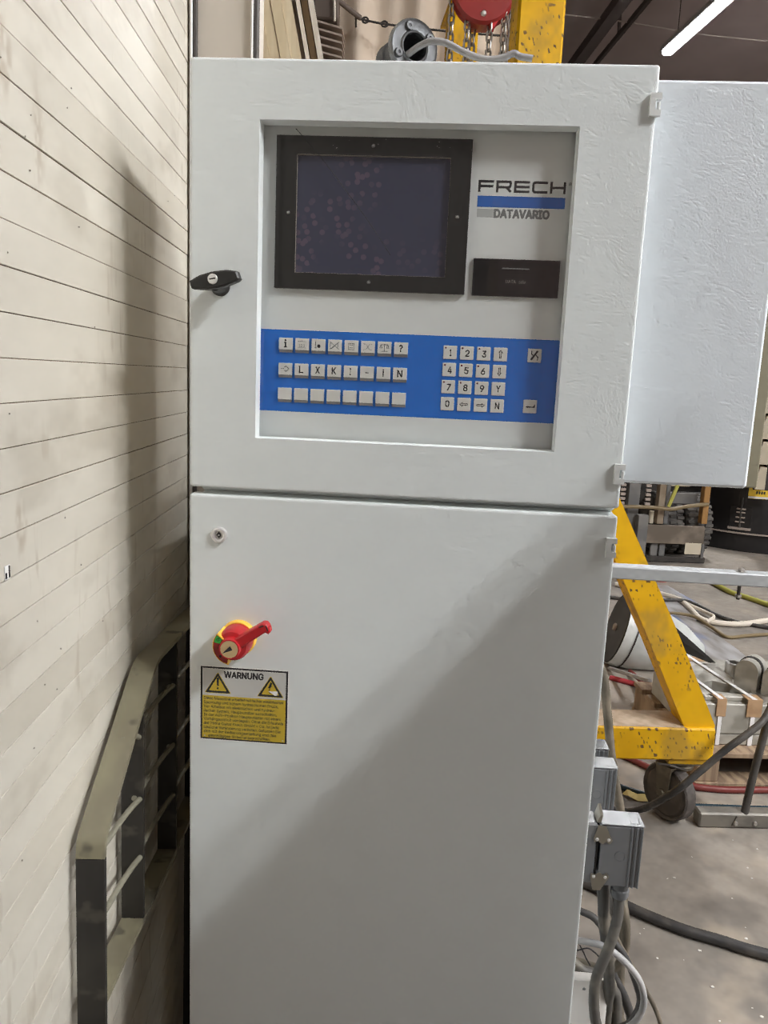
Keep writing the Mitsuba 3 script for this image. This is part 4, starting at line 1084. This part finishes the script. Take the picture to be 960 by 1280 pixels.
for (x, y, z_top, z_bot) in ((0.312, 3.33, 3.35, 2.70), (0.375, 3.32, 2.99, 2.60), (0.402, 3.36, 2.99, 2.60), (0.462, 3.31, 3.02, 2.60), (0.517, 3.31, 3.35, 2.60), (0.552, 3.36, 3.02, 2.60)):
    c = key_of(CH, 'chain')
    z, j = z_top, 0
    while z > z_bot:
        R = np.eye(4)
        a = math.radians(25 + 90 * (j % 2))
        R[:2, :2] = [[math.cos(a), -math.sin(a)], [math.sin(a), math.cos(a)]]
        R[:3, 3] = (x, y, z)
        if link_ply is None:
            link_ply = put(c, 'link', lk, 'mat_chain', smooth=50)
            scene[link_ply]['to_world'] = T(R.tolist())
        else:
            reuse(c, 'link', link_ply, R)
        z -= 0.0335
        j += 1

# ------------------------------------------------------------------ galvanised strut
GB = thing('strut_rail', 'galvanised steel rail with a bolt reaching right from behind the lower cabinet', 'rail')
o = np.array([0.45, 2.02, 1.0735])
put(GB, 'rail', [bar(o + (0, 0, 0.0), o + np.array([0.9947, -0.1031, 0]) * 1.1, 0.045, 0.034, b=0.003)], 'mat_galvanised')
bx = o + np.array([0.9947, -0.1031, 0]) * 0.575
put(GB, 'bolt_head', moved(lathe([(0, 0), (0.0085, 0), (0.0085, 0.008), (0.006, 0.010), (0, 0.010)], 6), trimesh.transformations.translation_matrix(bx + [0, 0, 0.017])), 'mat_steel')
put(GB, 'washer', moved(lathe([(0, 0), (0.014, 0), (0.014, 0.002), (0, 0.002)], 16), trimesh.transformations.translation_matrix(bx + [0, 0, 0.0165])), 'mat_steel')
put(GB, 'bolt_shank', rod(bx + [0, 0, -0.058], bx + [0, 0, -0.017], 0.0045, 10), 'mat_trim_dark')
put(GB, 'nut', moved(lathe([(0, 0), (0.009, 0), (0.009, 0.007), (0, 0.007)], 6), trimesh.transformations.translation_matrix(bx + [0, 0, -0.052])), 'mat_steel')
for kk in (0.02, 1.08):
    q = o + np.array([0.9947, -0.1031, 0]) * kk
    put(GB, 'leg', rbox(q[0] - 0.018, q[0] + 0.018, q[1] - 0.018, q[1] + 0.018, 0.0, 1.058, 0.003), 'mat_galvanised')

# ------------------------------------------------------------------ pallet with the strapped casting die
PL = thing('pallet', 'worn wooden pallet under the strapped grey casting', 'pallet')
for i, y in enumerate(np.linspace(2.83, 3.46, 5)):
    put(PL, 'deck_board', rbox(1.395, 2.45, y, y + 0.105, 0.128, 0.150, 0.003), 'mat_wood')
for x in (1.40, 1.88, 2.35):
    put(PL, 'stringer', rbox(x, x + 0.09, 2.84, 3.555, 0.022, 0.128, 0.004), 'mat_wood')
for y in (2.83, 3.15, 3.46):
    put(PL, 'bottom_board', rbox(1.395, 2.45, y, y + 0.10, 0.0, 0.022, 0.002), 'mat_wood')

CB = thing('casting_die', 'grey machined metal die with round lugs strapped onto the pallet', 'die')
blk = rbox(1.425, 2.20, 2.90, 3.42, 0.151, 0.325, 0.004)
cav = ext(Polygon([(1.50, 2.985), (1.56, 2.97), (1.62, 2.955), (1.665, 2.985), (1.66, 3.03), (1.60, 3.06), (1.55, 3.10), (1.50, 3.08), (1.475, 3.03)]), 0.2).apply_translation([0, 0, 0.165])
blk = cut(blk, cav, plain(1.42, 1.50, 3.12, 3.20, 0.285, 0.4), plain(1.60, 1.75, 3.18, 3.24, 0.30, 0.4), plain(1.40, 2.3, 2.885, 2.908, 0.195, 0.203), plain(1.40, 1.436, 3.06, 3.09, 0.14, 0.4), plain(1.40, 1.436, 3.24, 3.28, 0.2, 0.4))
put(CB, 'body', blk, 'mat_cast_block')
bores = [moved(lathe([(0, 0), (0.013, 0), (0.013, 0.2), (0, 0.2)], 16), trimesh.transformations.translation_matrix([x, y, 0.3275])) for x, y in ((1.47, 2.945), (1.645, 2.945), (1.47, 3.25), (1.60, 3.30), (1.54, 3.36))]
put(CB, 'top_plate', cut(rbox(1.44, 1.66, 2.93, 3.40, 0.3245, 0.345, 0.004), cav, *bores), 'mat_cast_block')
put(CB, 'bushing', moved(lathe([(0.020, 0.322), (0.038, 0.322), (0.038, 0.392), (0.020, 0.392), (0.020, 0.322)], 26), trimesh.transformations.translation_matrix([1.690, 3.20, 0])), 'mat_steel', smooth=35)
for x, y in ((1.725, 3.10), (1.80, 3.02), (1.875, 2.95)):
    prof = Polygon([(-0.045, 0), (0.045, 0), (0.045, 0.10)] + [(0.045 * math.cos(a), 0.10 + 0.045 * math.sin(a)) for a in np.linspace(0, np.pi, 12)] + [(-0.045, 0.10)])
    M = frame((x, y, 0.322), x=(0.72, -0.69, 0), y=(0, 0, 1))
    put(CB, 'lug', moved(ext(prof, 0.11), M), 'mat_cast_block', smooth=35)
    put(CB, 'lug_ring', moved(ext(prof.buffer(0.003), 0.02), M @ trimesh.transformations.translation_matrix([0, 0, 0.045])), 'mat_cast_dark', smooth=35)
put(CB, 'bushing', moved(lathe([(0.026, 0.322), (0.045, 0.322), (0.045, 0.350), (0.026, 0.350), (0.026, 0.322)], 26), trimesh.transformations.translation_matrix([1.70, 2.97, 0])), 'mat_steel', smooth=35)


def strap(name, pts, w, label, material='mat_strap_white', across=(1, 0, 0)):
    P = np.array(pts, float)
    a = np.array(across, float) / np.linalg.norm(across) * w / 2
    parts = []
    for p, q in zip(P, P[1:]):
        d = (q - p) / np.linalg.norm(q - p)
        nn = np.cross(d, a); nn = nn / np.linalg.norm(nn) * 0.0012
        parts.append(hull([p + s * a + e * nn for s in (-1, 1) for e in (-1, 1)] + [q + s * a + e * nn for s in (-1, 1) for e in (-1, 1)]))
    k = put(None, name, parts, material)
    labels[k] = {'label': label, 'category': 'strap'}
    return k


strap('strap', [(1.445, 3.425, 0.20), (1.445, 3.425, 0.3495), (1.495, 2.897, 0.3495), (1.497, 2.8965, 0.152)], 0.016, 'white strap left of the other over the top and front of the grey die')
strap('strap', [(1.56, 3.425, 0.20), (1.56, 3.425, 0.3495), (1.630, 2.897, 0.3495), (1.630, 2.8965, 0.152)], 0.018, 'white strap right of the other over the top and front of the grey die')
strap('strap', [(1.46, 3.10, 0.349), (1.49, 3.22, 0.350), (1.535, 3.36, 0.350)], 0.018, 'short loose white strap end lying across the back of the grey die')
for x, w, lab in ((1.497, 0.040, 'left brown cardboard corner guard under the strap on the grey die'), (1.632, 0.062, 'right brown cardboard corner guard under the strap on the grey die')):
    t = thing('corner_guard', lab, 'corner guard')
    put(t, 'flap', rbox(x - w / 2, x + w / 2, 2.8935, 2.8965, 0.275, 0.349, 0.0008), 'mat_cardboard')
    put(t, 'flap', rbox(x - w / 2, x + w / 2, 2.8935, 2.950, 0.3455, 0.3485, 0.0008), 'mat_cardboard')
t = thing('cardboard_piece', 'small tan cardboard piece on the far edge of the grey die', 'cardboard')
put(t, 'sheet', rbox(1.535, 1.625, 3.33, 3.385, 0.3455, 0.350, 0.001), 'mat_cardboard')

# ------------------------------------------------------------------ steel stand, hoses, floor things near the gantry
SD = thing('stand_foot', 'dark steel stand foot with an upright tube on the floor right of the caster', 'stand')
put(SD, 'base_bar', rbox(1.285, 2.05, 2.545, 2.600, 0.0, 0.058, 0.006), 'mat_stand_steel')
put(SD, 'upright_tube', tube([(1.455, 2.560, 0.040), (1.47, 2.56, 0.20), (1.497, 2.555, 0.45), (1.53, 2.55, 0.80), (1.56, 2.55, 1.1)], 0.0135, 12, 4), 'mat_stand_tube', smooth=50)
put(SD, 'fixing_plate', hull([(1.405, 2.5405, 0.012), (1.50, 2.5405, 0.012), (1.405, 2.545, 0.012), (1.50, 2.545, 0.012), (1.42, 2.5405, 0.050), (1.485, 2.5405, 0.050), (1.42, 2.545, 0.050), (1.485, 2.545, 0.050)]), 'mat_stand_steel')
for x in (1.417, 1.488):
    put(SD, 'bolt', moved(lathe([(0, 0), (0.009, 0), (0.007, 0.005), (0, 0.006)], 12), frame((x, 2.5405, 0.024), z=(0, -1, 0))), 'mat_steel', smooth=35)
cable('hose', [(1.30, 2.655, 0.016), (1.45, 2.650, 0.016), (1.60, 2.648, 0.016), (1.95, 2.66, 0.016)], 0.015, 'mat_hose_blue', 'dark blue hose lying behind the steel stand foot', 'hose')
cable('hose', [(1.00, 2.63, 0.014), (1.05, 2.61, 0.020), (1.085, 2.55, 0.07), (1.075, 2.42, 0.172), (1.110, 2.35, 0.262), (1.181, 2.35, 0.333), (1.253, 2.35, 0.406), (1.326, 2.36, 0.460), (1.385, 2.38, 0.510), (1.47, 2.46, 0.62), (1.53, 2.545, 0.74)], 0.0118, 'mat_cable_e', 'black hose rising from the floor past the caster to the upper right', 'hose')
cable('hose', [(1.10, 3.16, 0.014), (1.20, 3.04, 0.014), (1.267, 2.945, 0.014), (1.36, 2.83, 0.014), (1.45, 2.80, 0.014), (1.55, 2.795, 0.014), (1.75, 2.80, 0.014), (2.1, 2.78, 0.014)], 0.013, 'mat_hose_red', 'dark red hose lying on the floor behind the caster', 'hose')
cable('hose', [(0.95, 2.90, 0.012), (1.06, 2.82, 0.012), (1.157, 2.752, 0.012), (1.25, 2.71, 0.012)], 0.011, 'mat_hose_blue', 'short dark blue hose on the floor left of the caster', 'hose')
cable('cable', [(0.30, 2.40, 0.017), (0.60, 2.27, 0.017), (0.779, 2.188, 0.017), (0.869, 2.085, 0.017), (0.99, 1.994, 0.017), (1.087, 1.947, 0.017), (1.198, 1.893, 0.017), (1.55, 1.77, 0.017)], 0.0155, 'mat_cable_e', 'thick dark cable crossing the concrete floor at the lower right')
t = thing('paper_scrap', 'crumpled yellow paper scrap on the floor beside the caster', 'paper')
put(t, 'sheet', trimesh.Trimesh([(1.080, 2.765, 0.004), (1.094, 2.735, 0.012), (1.125, 2.715, 0.003), (1.165, 2.705, 0.009), (1.170, 2.735, 0.022), (1.130, 2.745, 0.016), (1.100, 2.770, 0.020),
                               (1.080, 2.765, 0.002), (1.094, 2.735, 0.010), (1.125, 2.715, 0.001), (1.165, 2.705, 0.007), (1.170, 2.735, 0.020), (1.130, 2.745, 0.014), (1.100, 2.770, 0.018)],
                              [[0, 1, 6], [1, 5, 6], [1, 2, 5], [2, 3, 5], [3, 4, 5], [7, 13, 8], [8, 13, 12], [8, 12, 9], [9, 12, 10], [10, 12, 11]], process=False), 'mat_paper_yellow')
grit = []
for _ in range(60):
    x, y = RNG.uniform(0.75, 1.6), RNG.uniform(1.55, 2.5)
    r = RNG.uniform(0.0015, 0.0045)
    m = trimesh.creation.icosphere(0, r); m.apply_scale([1.4, 1, 0.5]); m.apply_translation([x, y, r * 0.4])
    grit.append(m)
k = put(None, 'floor_grit', grit, 'mat_grit', kind='stuff')
labels[k].update(label='pale grit and chips scattered on the concrete floor', category='grit')

# ------------------------------------------------------------------ farther floor things
DRM = thing('drum', 'white tapered drum with a flat black end lying on the floor behind the yellow brace', 'drum')
dirx = np.array([0.985, -0.10, 0]); dirx /= np.linalg.norm(dirx)
c0, c1 = np.array([1.52, 4.22, 0.212]), np.array([1.98, 4.15, 0.082])
DM = frame(c0, z=(c1 - c0))
Ld = np.linalg.norm(c1 - c0)
put(DRM, 'shell', lathe([(0.196, 0.0), (0.212, 0.0), (0.214, 0.03), (0.205, 0.12), (0.14, 0.36), (0.070, Ld), (0.0, Ld), (0.0, Ld - 0.01), (0.06, Ld - 0.02), (0.13, 0.35), (0.195, 0.11), (0.196, 0.0)], 44), 'mat_drum_white', smooth=35, M=DM)
put(DRM, 'end_plate', lathe([(0, -0.006), (0.203, -0.006), (0.208, -0.002), (0.208, 0.012), (0, 0.012)], 44), 'mat_black_plastic', smooth=35, M=DM, label='flat black end plate flush with the rim')
put(DRM, 'hub', lathe([(0, -0.018), (0.020, -0.018), (0.022, -0.012), (0.022, 0.0), (0, 0.0)], 16), 'mat_lift_edge', M=DM, label='pale hub bolt')
put(DRM, 'seam', lathe([(0.2135, 0.058), (0.2150, 0.058), (0.2150, 0.066), (0.2115, 0.066), (0.2135, 0.058)], 44), 'mat_trim_dark', M=DM)
put(DRM, 'red_ring', tube([np.array([1.635, 4.03, 0.335]) + 0.022 * np.array([math.cos(a), -0.4 * math.cos(a), math.sin(a)]) for a in np.linspace(0, 2 * np.pi, 12, endpoint=False)], 0.005, 6, 0, closed=True), 'mat_red', label='small red ring')
put(None, 'pipe_piece', rod((1.415, 3.955, 0.014), (1.525, 3.868, 0.014), 0.0135, 14), 'mat_pvc_red', smooth=35)
labels['pipe_piece'] = {'label': 'short red pipe lying on the floor left of the pallet', 'category': 'pipe'}
put(None, 'pipe_piece', rod((1.56, 4.06, 0.012), (1.50, 3.52, 0.10), 0.012, 12), 'mat_hose_red', smooth=35)
labels['pipe_piece_001'] = {'label': 'dark red pipe slanting under the white drum', 'category': 'pipe'}
put(None, 'pipe_piece', rod((1.46, 4.10, 0.012), (1.47, 3.56, 0.155), 0.011, 12), 'mat_cable_d', smooth=35)
labels['pipe_piece_002'] = {'label': 'grey pipe slanting from the floor onto the pallet corner', 'category': 'pipe'}

fp = Polygon([(2.30, 6.0), (2.52, 5.95), (2.58, 5.45), (2.36, 5.05), (2.38, 4.55), (2.37, 4.38), (2.20, 4.15), (1.98, 4.40), (2.05, 5.05), (2.12, 5.6)])
fm = ext(fp, 0.004)
for _ in range(4):
    fm = fm.subdivide()
v = fm.vertices.copy()
v[:, 2] += 0.006 + 0.035 * np.clip(meshkit.noise(np.c_[v[:, 0] * 6, v[:, 1] * 3, v[:, 0] * 0], 3) - 0.4, 0, 1)
fm = trimesh.Trimesh(v, fm.faces, process=False)
put(None, 'plastic_film', fm, 'mat_film', smooth=40)
labels['plastic_film'] = {'label': 'crumpled shiny white and blue plastic film on the floor beyond the yellow brace', 'category': 'plastic film'}
BL = [(1.10, 2.690, 0.770), (1.175, 2.76, 0.715), (1.36, 2.98, 0.545), (1.655, 3.30, 0.352), (1.625, 3.30, 0.352), (1.32, 3.00, 0.520), (1.20, 2.84, 0.640)]
put(None, 'strap', hull([(x + e * 0.3, y + e, z) for x, y, z in BL for e in (-0.002, 0.002)]), 'mat_dark')
labels['strap_003'] = {'label': 'black strap slanting down from the yellow brace to the grey die', 'category': 'strap'}
cable('cable', [(2.10, 5.95, 0.02), (2.30, 5.78, 0.021), (2.44, 5.55, 0.024), (2.43, 5.30, 0.021), (2.405, 5.06, 0.021), (2.52, 4.98, 0.021), (2.67, 4.99, 0.021), (2.883, 5.085, 0.021), (3.4, 5.3, 0.021)], 0.019, 'mat_cord_white', 'thick cream cable curving across the far floor')
cable('cable', [(2.44, 5.45, 0.03), (2.50, 5.20, 0.03), (2.47, 5.03, 0.05), (2.40, 4.98, 0.028)], 0.012, 'mat_cord_white', 'thinner cream cable branch beside the thick cream cable')
cable('cable', [(1.95, 5.22, 0.014), (2.206, 5.144, 0.035), (2.35, 5.08, 0.035), (2.39, 4.90, 0.024), (2.42, 4.725, 0.012), (2.549, 4.752, 0.012), (2.733, 4.801, 0.012), (3.3, 4.9, 0.012)], 0.011, 'mat_cord_brown', 'thin brown cable lowest of the cables on the far floor')
cable('cable', [(1.9, 5.6, 0.014), (2.085, 5.523, 0.014), (2.30, 5.47, 0.035), (2.473, 5.442, 0.036), (2.594, 5.128, 0.014), (2.806, 4.939, 0.014), (3.4, 4.6, 0.014)], 0.013, 'mat_cable_e', 'dark cable between the cream and brown cables on the far floor')
cable('hose', [(2.95, 6.25, 0.02), (2.96, 6.05, 0.02), (2.97, 5.83, 0.02), (3.03, 5.68, 0.02), (3.08, 5.55, 0.02), (3.12, 5.40, 0.02)], 0.019, 'mat_hose_green', 'yellow green hose on the floor under the galvanised rail', 'hose')
cable('hose', [(3.12, 5.42, 0.020), (3.16, 5.28, 0.020), (3.25, 5.1, 0.020)], 0.021, 'mat_galvanised', 'grey hose end joined to the yellow green hose', 'hose')

# ------------------------------------------------------------------ forklift front seen under the side box
FA = thing('forklift', 'dark worn forklift mast and carriage with knobbly tyres in the background', 'forklift')
Y0 = 6.88
put(FA, 'carriage_plate', rbox(2.672, 3.205, Y0, Y0 + 0.03, 0.175, 0.345, 0.004), 'mat_lift_plate')
put(FA, 'carriage_plate', rbox(2.682, 3.235, Y0, Y0 + 0.03, 0.004, 0.055, 0.004), 'mat_lift_dark')
put(FA, 'carriage_post', rbox(3.190, 3.215, Y0 - 0.004, Y0 + 0.035, 0.05, 0.18, 0.003), 'mat_lift_grey')
put(FA, 'carriage_post', rbox(2.575, 2.668, Y0 - 0.02, Y0 + 0.05, 0.004, 0.435, 0.004), 'mat_lift_grey')
put(FA, 'inner_post', rbox(2.735, 2.80, Y0 + 0.04, Y0 + 0.07, 0.05, 0.18, 0.003), 'mat_lift_grey')
put(FA, 'inner_post', rbox(2.815, 2.87, Y0 + 0.04, Y0 + 0.07, 0.05, 0.18, 0.003), 'mat_lift_grey')
put(FA, 'paper_card', rbox(3.035, 3.185, Y0 - 0.003, Y0 + 0.0, 0.085, 0.190, 0.0005), 'mat_lift_beige', label='pale card stuck to the carriage')
put(FA, 'mast_rail', rbox(2.50, 2.605, Y0 + 0.08, Y0 + 0.16, 0.10, 1.5, 0.004), 'mat_lift_grey')
put(FA, 'mast_rail', rbox(2.775, 2.835, Y0 + 0.06, Y0 + 0.14, 0.345, 1.5, 0.004), 'mat_lift_brown')
put(FA, 'mast_rail', rbox(2.845, 2.885, Y0 + 0.08, Y0 + 0.14, 0.345, 1.5, 0.004), 'mat_lift_grey')
put(FA, 'mast_rail', rbox(3.19, 3.245, Y0 + 0.06, Y0 + 0.14, 0.36, 1.5, 0.004), 'mat_lift_orange')
put(FA, 'back_panel', rbox(2.30, 3.25, Y0 + 0.80, Y0 + 0.84, 0.10, 1.5, 0.004), 'mat_lift_dark')
put(FA, 'cross_panel', rbox(2.89, 3.19, Y0 + 0.20, Y0 + 0.23, 0.52, 0.62, 0.003), 'mat_lift_grey')
put(FA, 'cross_panel', rbox(2.92, 3.10, Y0 + 0.18, Y0 + 0.21, 0.685, 0.72, 0.003), 'mat_lift_beige')
put(FA, 'hydraulic_ram', rod((2.735, Y0 + 0.10, 0.345), (2.735, Y0 + 0.10, 0.46), 0.022, 12), 'mat_lift_beige')
for x in (2.455, 2.69):
    c = key_of(FA, 'lift_chain')
    for j in range(14 if x < 2.6 else 11):
        z = 0.94 - j * 0.042
        put(c, 'link', rbox(x - 0.024, x + 0.024, Y0 + 0.10, Y0 + 0.125, z - 0.013, z + 0.013, 0.003), 'mat_lift_edge')
for x0, x1, lab in ((2.86, 3.085, None), (3.115, 3.36, None)):
    ty = key_of(FA, 'tyre')
    xc, hw, R = (x0 + x1) / 2, (x1 - x0) / 2, 0.285
    TM = frame((xc, Y0 + 0.46, R + 0.014), z=(1, 0, 0))
    put(ty, 'carcass', lathe([(0.13, -hw * 0.8), (0.20, -hw), (R - 0.03, -hw), (R, -hw * 0.75), (R, hw * 0.75), (R - 0.03, hw), (0.20, hw), (0.13, hw * 0.8), (0.13, -hw * 0.8)], 40), 'mat_tyre', smooth=35, M=TM)
    kb = []
    for j in range(30):
        for s, off in ((-1, 0), (1, 0.5), (0, 0.25)):
            a = (j + off) * 2 * np.pi / 30
            b_ = rbox(R - 0.006, R + 0.014, -0.016, 0.016, -hw * 0.24 if s == 0 else (s * hw * 0.66 - hw * 0.30), hw * 0.24 if s == 0 else (s * hw * 0.66 + hw * 0.30), 0.004)
            kb.append(moved(b_, trimesh.transformations.rotation_matrix(a, [0, 0, 1])))
    put(ty, 'tread_block', kb, 'mat_tyre', M=TM, kind='stuff')
    put(ty, 'rim', lathe([(0, -hw * 0.5), (0.135, -hw * 0.6), (0.135, hw * 0.6), (0, hw * 0.5)], 24), 'mat_lift_dark', smooth=35, M=TM)
t = thing('wooden_strip', 'long thin tan strip lying across the forklift mast', 'strip')
put(t, 'strip', tube([(2.38, Y0 - 0.02, 0.508), (2.70, Y0 - 0.01, 0.507), (2.86, Y0 - 0.02, 0.500), (3.02, Y0 - 0.01, 0.530), (3.22, Y0 + 0.03, 0.550)], 0.017, 8, 4), 'mat_cord_brown', smooth=40)
t = thing('wooden_strip', 'short slanted yellow strip standing on the long tan strip', 'strip')
put(t, 'strip', bar((2.835, Y0 - 0.02, 0.52), (2.93, Y0 - 0.01, 0.80), 0.03, 0.02, up=(0, 1, 0)), 'mat_hose_green')
t = thing('red_cap', 'small red cap behind the yellow brace, just above the galvanised rail', 'cap')
put(t, 'dome', moved(lathe([(0, 0.10), (0.03, 0.095), (0.05, 0.07), (0.055, 0.0), (0, 0.0)], 24), trimesh.transformations.translation_matrix([2.56, 6.2, 0.0])), 'mat_red', smooth=40)

FB = thing('forklift', 'black forklift counterweight with a beige slatted side panel at the right edge', 'forklift')
ang = np.linspace(math.radians(180), math.radians(300), 22)
cxx, cyy, R = 4.35, 8.05, 0.86
prof = [(4.9, 8.6)] + [(3.50, 8.5)] + [(cxx + R * math.cos(a), cyy + R * math.sin(a) * 0.85) for a in ang] + [(4.95, 7.4)]
cw = Polygon(prof)
put(FB, 'counterweight', ext(cw, 0.50).apply_translation([0, 0, 0.20]), 'mat_lift_black', smooth=30)
put(FB, 'seam_strip', ext(cw.buffer(0.006), 0.016).apply_translation([0, 0, 0.184]), 'mat_lift_edge', smooth=30)
put(FB, 'lower_body', ext(cw.buffer(-0.04), 0.18).apply_translation([0, 0, 0.004]), 'mat_lift_black', smooth=30)


def cw_point(px_deg, z, out=0.0):
    a = math.radians(px_deg)
    n_ = np.array([math.cos(a) * 0.85, math.sin(a), 0]); n_ /= np.linalg.norm(n_)
    p = np.array([cxx + R * math.cos(a), cyy + R * math.sin(a) * 0.85, z])
    return p + n_ * out, n_


for deg, z in ((203, 0.495),):
    p, n_ = cw_point(deg, z)
    put(FB, 'tow_eye', moved(lathe([(0.026, 0.0), (0.050, 0.0), (0.046, 0.012), (0.030, 0.012), (0.026, 0.0)], 24), frame(p, z=n_, x=(0, 0, 1))), 'mat_lift_edge', smooth=35)
    put(FB, 'tow_eye_core', moved(lathe([(0, 0), (0.022, 0), (0.022, 0.01), (0, 0.01)], 16), frame(p, z=n_, x=(0, 0, 1))), 'mat_lift_dark')
p, n_ = cw_point(232, 0.35)
QM = frame(p, z=n_, y=(0, 0, 1))
put(FB, 'hitch_pocket', moved(rbox(-0.10, 0.10, -0.10, 0.11, -0.01, 0.004, 0.002), QM), 'mat_lift_black')
put(FB, 'hitch_slot', moved(rbox(-0.035, 0.035, 0.11, 0.30, -0.01, 0.004, 0.002), QM), 'mat_lift_black')
put(FB, 'hitch_lip', moved(rbox(-0.105, 0.105, -0.125, -0.10, -0.01, 0.02, 0.003), QM), 'mat_lift_edge')
put(FB, 'hitch_pin', moved(rod((0, -0.10, 0.012), (0, 0.20, 0.012), 0.014, 10), QM), 'mat_lift_dark')
for z in (-0.045, 0.0, 0.05, 0.085):
    put(FB, 'pin_coil', moved(rbox(-0.042, 0.042, z - 0.007, z + 0.007, 0.004, 0.024, 0.003), QM), 'mat_lift_edge')
# the beige side: slats running back along the machine
q0, dd, nn = np.array([3.50, 6.62, 0]), np.array([0.357, 0.934, 0]), np.array([-0.934, 0.357, 0])
SM = frame(q0, x=dd, z=(0, 0, 1))
for j in range(7):
    z = 0.705 + j * 0.228
    put(FB, 'side_slat', hull([(a, b, c) for a in (0.30, 1.5) for (b, c) in ((-0.10, z), (-0.02, z), (-0.10, z + 0.204), (-0.045, z + 0.204), (-0.02, z + 0.10))]), 'mat_lift_beige', M=SM)
put(FB, 'side_backing', rbox(0.30, 1.5, -0.16, -0.095, 0.70, 2.32, 0.005), 'mat_trim_dark', M=SM)
put(FB, 'warning_label', rbox(-0.107, 0.107, -0.001, 0.001, -0.068, 0.068, 0.0005), 'mat_tag_yellow', M=frame((3.880, 7.26, 0.635), x=(0.95, -0.3, 0.06), z=(0, 0, 1)), label='yellow label with black print')
put(FB, 'label_print', [rbox(-0.075 + i * 0.021, -0.060 + i * 0.021, -0.0018, -0.0009, 0.018, 0.050 - 0.006 * (i % 3), 0.0002) for i in range(8)] + [rbox(-0.040 + i * 0.022, -0.026 + i * 0.022, -0.0018, -0.0009, -0.022, 0.006, 0.0002) for i in range(4)], 'mat_ink', M=frame((3.880, 7.26, 0.635), x=(0.95, -0.3, 0.06), z=(0, 0, 1)))
put(FB, 'label_margin', rbox(-0.107, 0.107, -0.0014, -0.0005, -0.066, -0.046, 0.0002), 'mat_print_white', M=frame((3.880, 7.26, 0.635), x=(0.95, -0.3, 0.06), z=(0, 0, 1)))
put(FB, 'marker_lamp', rbox(3.855, 3.97, 7.20, 7.28, 0.76, 0.905, 0.02), 'mat_orange', label='orange marker lamp')
